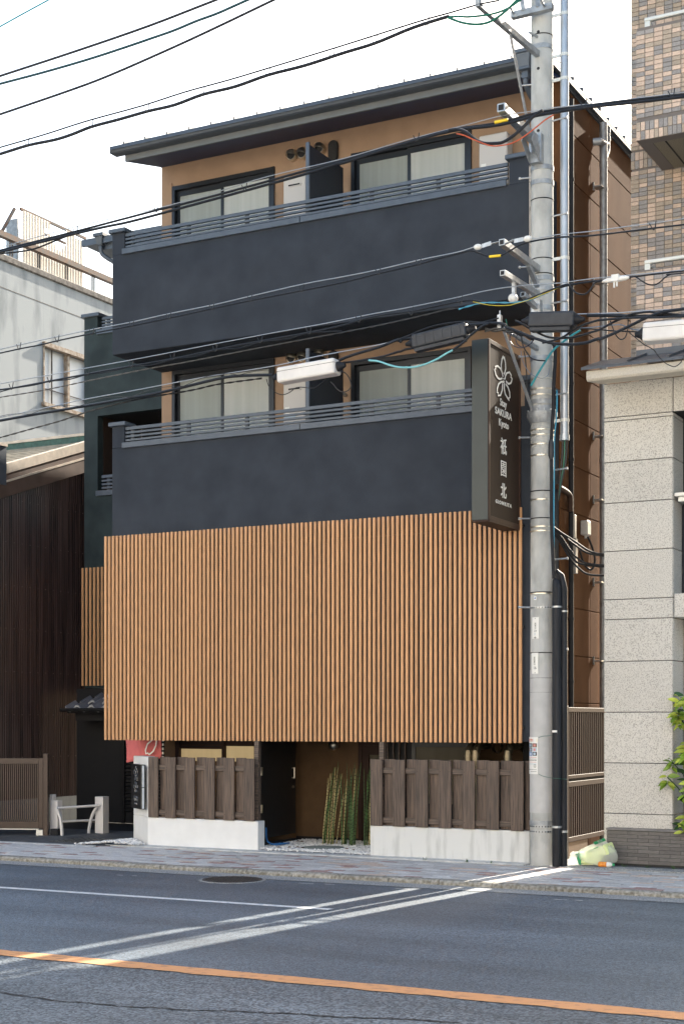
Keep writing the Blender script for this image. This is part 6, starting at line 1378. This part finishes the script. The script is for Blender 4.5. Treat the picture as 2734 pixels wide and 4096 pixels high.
# rooftop frame
part('roof_beam', MB().box(XC-.14, XC-.02, 21.8, 30, 11.37, 11.48), 'rusty_beam', cb)
for y in (23.57, 24.42, 25.33, 26.25, 27.3): part('roof_post', MB().box(XC-.10, XC-.075, y, y+.025, 11.0, 11.37).box(XC-.10, XC-.075, y+.07, y+.095, 11.0, 11.37), 'coping_dark', cb)
part('frame_brace', MB().beam((XC-.5, 23.36, 11.0), (XC-.45, 24.15, 12.25), .05, .05).beam((XC-.3, 24.15, 12.22), (XC-.3, 26.3, 12.22), .05, .05).beam((XC-.32, 24.9, 11.93), (XC-.32, 25.65, 11.93), .04, .04).beam((XC-.6, 22.9, 10.95), (XC-.3, 23.9, 11.1), .05, .05), 'rusty_beam', cb)
part('frame_panel', MB().box(XC-.70, XC-.40, 24.18, 24.22, 10.9, 12.05), 'galv_dull', cb)
sh_ = MB(); ny, nz = 44, 16; Y0, Y1, Z0, Z1 = 24.18, 26.16, 10.86, 12.19
rg = random.Random(4)
for i in range(ny+1):
    for j in range(nz+1):
        y = Y0+(Y1-Y0)*i/ny; z = Z0+(Z1-Z0)*j/nz; sh_.v.append((XC-.25+(.006 if i % 2 else -.006), y, z))
for i in range(ny):
    for j in range(nz):
        yc = (i+.5)/ny; zc = (j+.5)/nz
        hole = .33 < yc < .70 and .70+.10*math.sin(yc*19) < zc < .985 and not (.34 < yc < .44 and zc > .86+.05*math.sin(yc*90))
        if yc > .86 and zc > .93: hole = True
        if not hole: sh_.face((i*(nz+1)+j, (i+1)*(nz+1)+j, (i+1)*(nz+1)+j+1, i*(nz+1)+j+1))
o = part('corrugated_sheet', sh_, 'sheet_cream', cb); q = o.modifiers.new('thick', 'SOLIDIFY'); q.thickness = .004

# lattice gate at the far left
gd = Vector((.927, .375, 0)); gn = Vector((.375, -.927, 0)); g0 = Vector((-14.305, 17.62, 0))
lg = thing('lattice_gate', 'brown metal lattice gate with close vertical bars before the metal building', 'gate', tuple(g0 - gd*.9))
def gbar(u0, u1, z0, z1, th=.04, off=0.): return MB().obox(g0 - gd*((u0+u1)/2) + gn*off + Vector((0, 0, (z0+z1)/2)), gd, gn, (0, 0, 1), (u1-u0)/2, th/2, (z1-z0)/2)
part('gate_post', gbar(-.02, .05, 0, 1.215, .07), 'gate_alu', lg, bev=.004)
part('gate_stile', gbar(.055, .125, .10, 1.146, .045), 'gate_alu', lg, bev=.003)
part('gate_rail', gbar(.126, 2.2, 1.06, 1.146, .045), 'gate_alu', lg, bev=.003)
part('gate_rail', gbar(.126, 2.2, .105, .205, .045), 'gate_alu', lg, bev=.003)
part('gate_skirt', gbar(.126, 2.2, .085, .10, .03), 'alu_white', lg)
bm2 = MB().obox((0, 0, .632), gd, gn, (0, 0, 1), .0075, .012, .427).mesh('gate_bar', 'gate_alu')
for i in range(62): link('gate_bar', bm2, lg, tuple(g0 - gd*(.142+i*.0305)))
part('gate_wheel', gbar(.06, .16, .0, .084, .05), 'alu_white', lg)
part('latch_box', MB().box(-14.27, -14.13, 17.64, 17.74, 0, .10), 'black_plastic', lg, bev=.01)
# low white barrier in the forecourt
ba = thing('low_barrier', 'low pale metal barrier with two square posts and curved braces', 'barrier', (-14.0, 18.05, 0))
p1, p2 = Vector((-14.235, 17.77, 0)), Vector((-13.87, 18.36, 0)); bd_ = (p2-p1).normalized(); bn_ = Vector((bd_.y, -bd_.x, 0))
part('post', MB().box(p1.x-.10, p1.x+.035, p1.y-.04, p1.y+.08, 0, .515), 'barrier_white', ba, bev=.004); part('post', MB().box(p1.x-.16, p1.x-.101, p1.y+.02, p1.y+.10, .0, .60), 'barrier_white', ba, bev=.004)
part('post', MB().box(p2.x-.075, p2.x+.075, p2.y-.06, p2.y+.09, 0, .555), 'barrier_white', ba, bev=.004)
part('top_rail', MB().tube([p1+Vector((.02, -.045, .40)), p2+Vector((.03, -.085, .425))], .019, 12), 'barrier_white', ba, True)
part('lower_rail', MB().tube([p1+Vector((.03, .03, .20)), p2+Vector((-.06, .02, .20))], .014, 12), 'barrier_white', ba, True)
for p, s_ in ((p1+Vector((.03, -.06, 0)), 1), (p2+Vector((-.0, -.10, 0)), -1)):
    pts = [p + Vector((.06*s_*0, 0, .40)), p + Vector((.055*s_, -.01, .33)), p + Vector((.10*s_, -.02, .22)), p + Vector((.125*s_, -.03, .10)), p + Vector((.135*s_, -.035, .0))]
    q = smooth_pts(pts, 5); b = MB()
    for a, c in zip(q, q[1:]): b.beam(a, c, .035, .030, (0, 1, 0))
    part('curved_brace', b, 'barrier_white', ba)
# ================================================================ THE OPPOSITE SIDE OF THE STREET (behind the viewpoint)
op = struct('opposite_pavement', MB().box(-60, 40, -3.0, 3.0, ZR-.02, .0), 'gutter_concrete')
x = -34.
for k, (w_, h_, c, lb) in enumerate(((11, 9.5, (.70, .66, .58), 'cream rendered house opposite the dark inn, farthest along the street'), (9, 12.5, (.74, .73, .70), 'tall white rendered house across the street from the inn'), (8, 10, (.62, .58, .52), 'beige rendered house across the street, beside the tall white one'), (10, 11.5, (.72, .71, .69), 'white rendered house across the street from the granite block'), (12, 9, (.66, .61, .53), 'low sand coloured house across the street'))):
    mat('opposite_render%d' % k, tuple(q_*.86 for q_ in c), .9, var=.06, vs_=3)
    t = thing('opposite_house', lb, 'house', (x+w_/2, -5, 0))
    part('wall', MB().box(x, x+w_-.15, -9, -3.1, 0, h_), 'opposite_render%d' % k, t)
    part('roof_coping', MB().box(x-.03, x+w_-.12, -9.03, -3.05, h_, h_+.2), 'gutter_metal', t)
    for r in range(int(h_//3)):
        for q in range(int(w_//2.6)):
            wx = x+.9+q*2.5; part('window', MB().box(wx, wx+1.3, -3.099, -3.06, 1.1+r*2.9, 2.3+r*2.9), 'dark_glass', t)
    x += w_
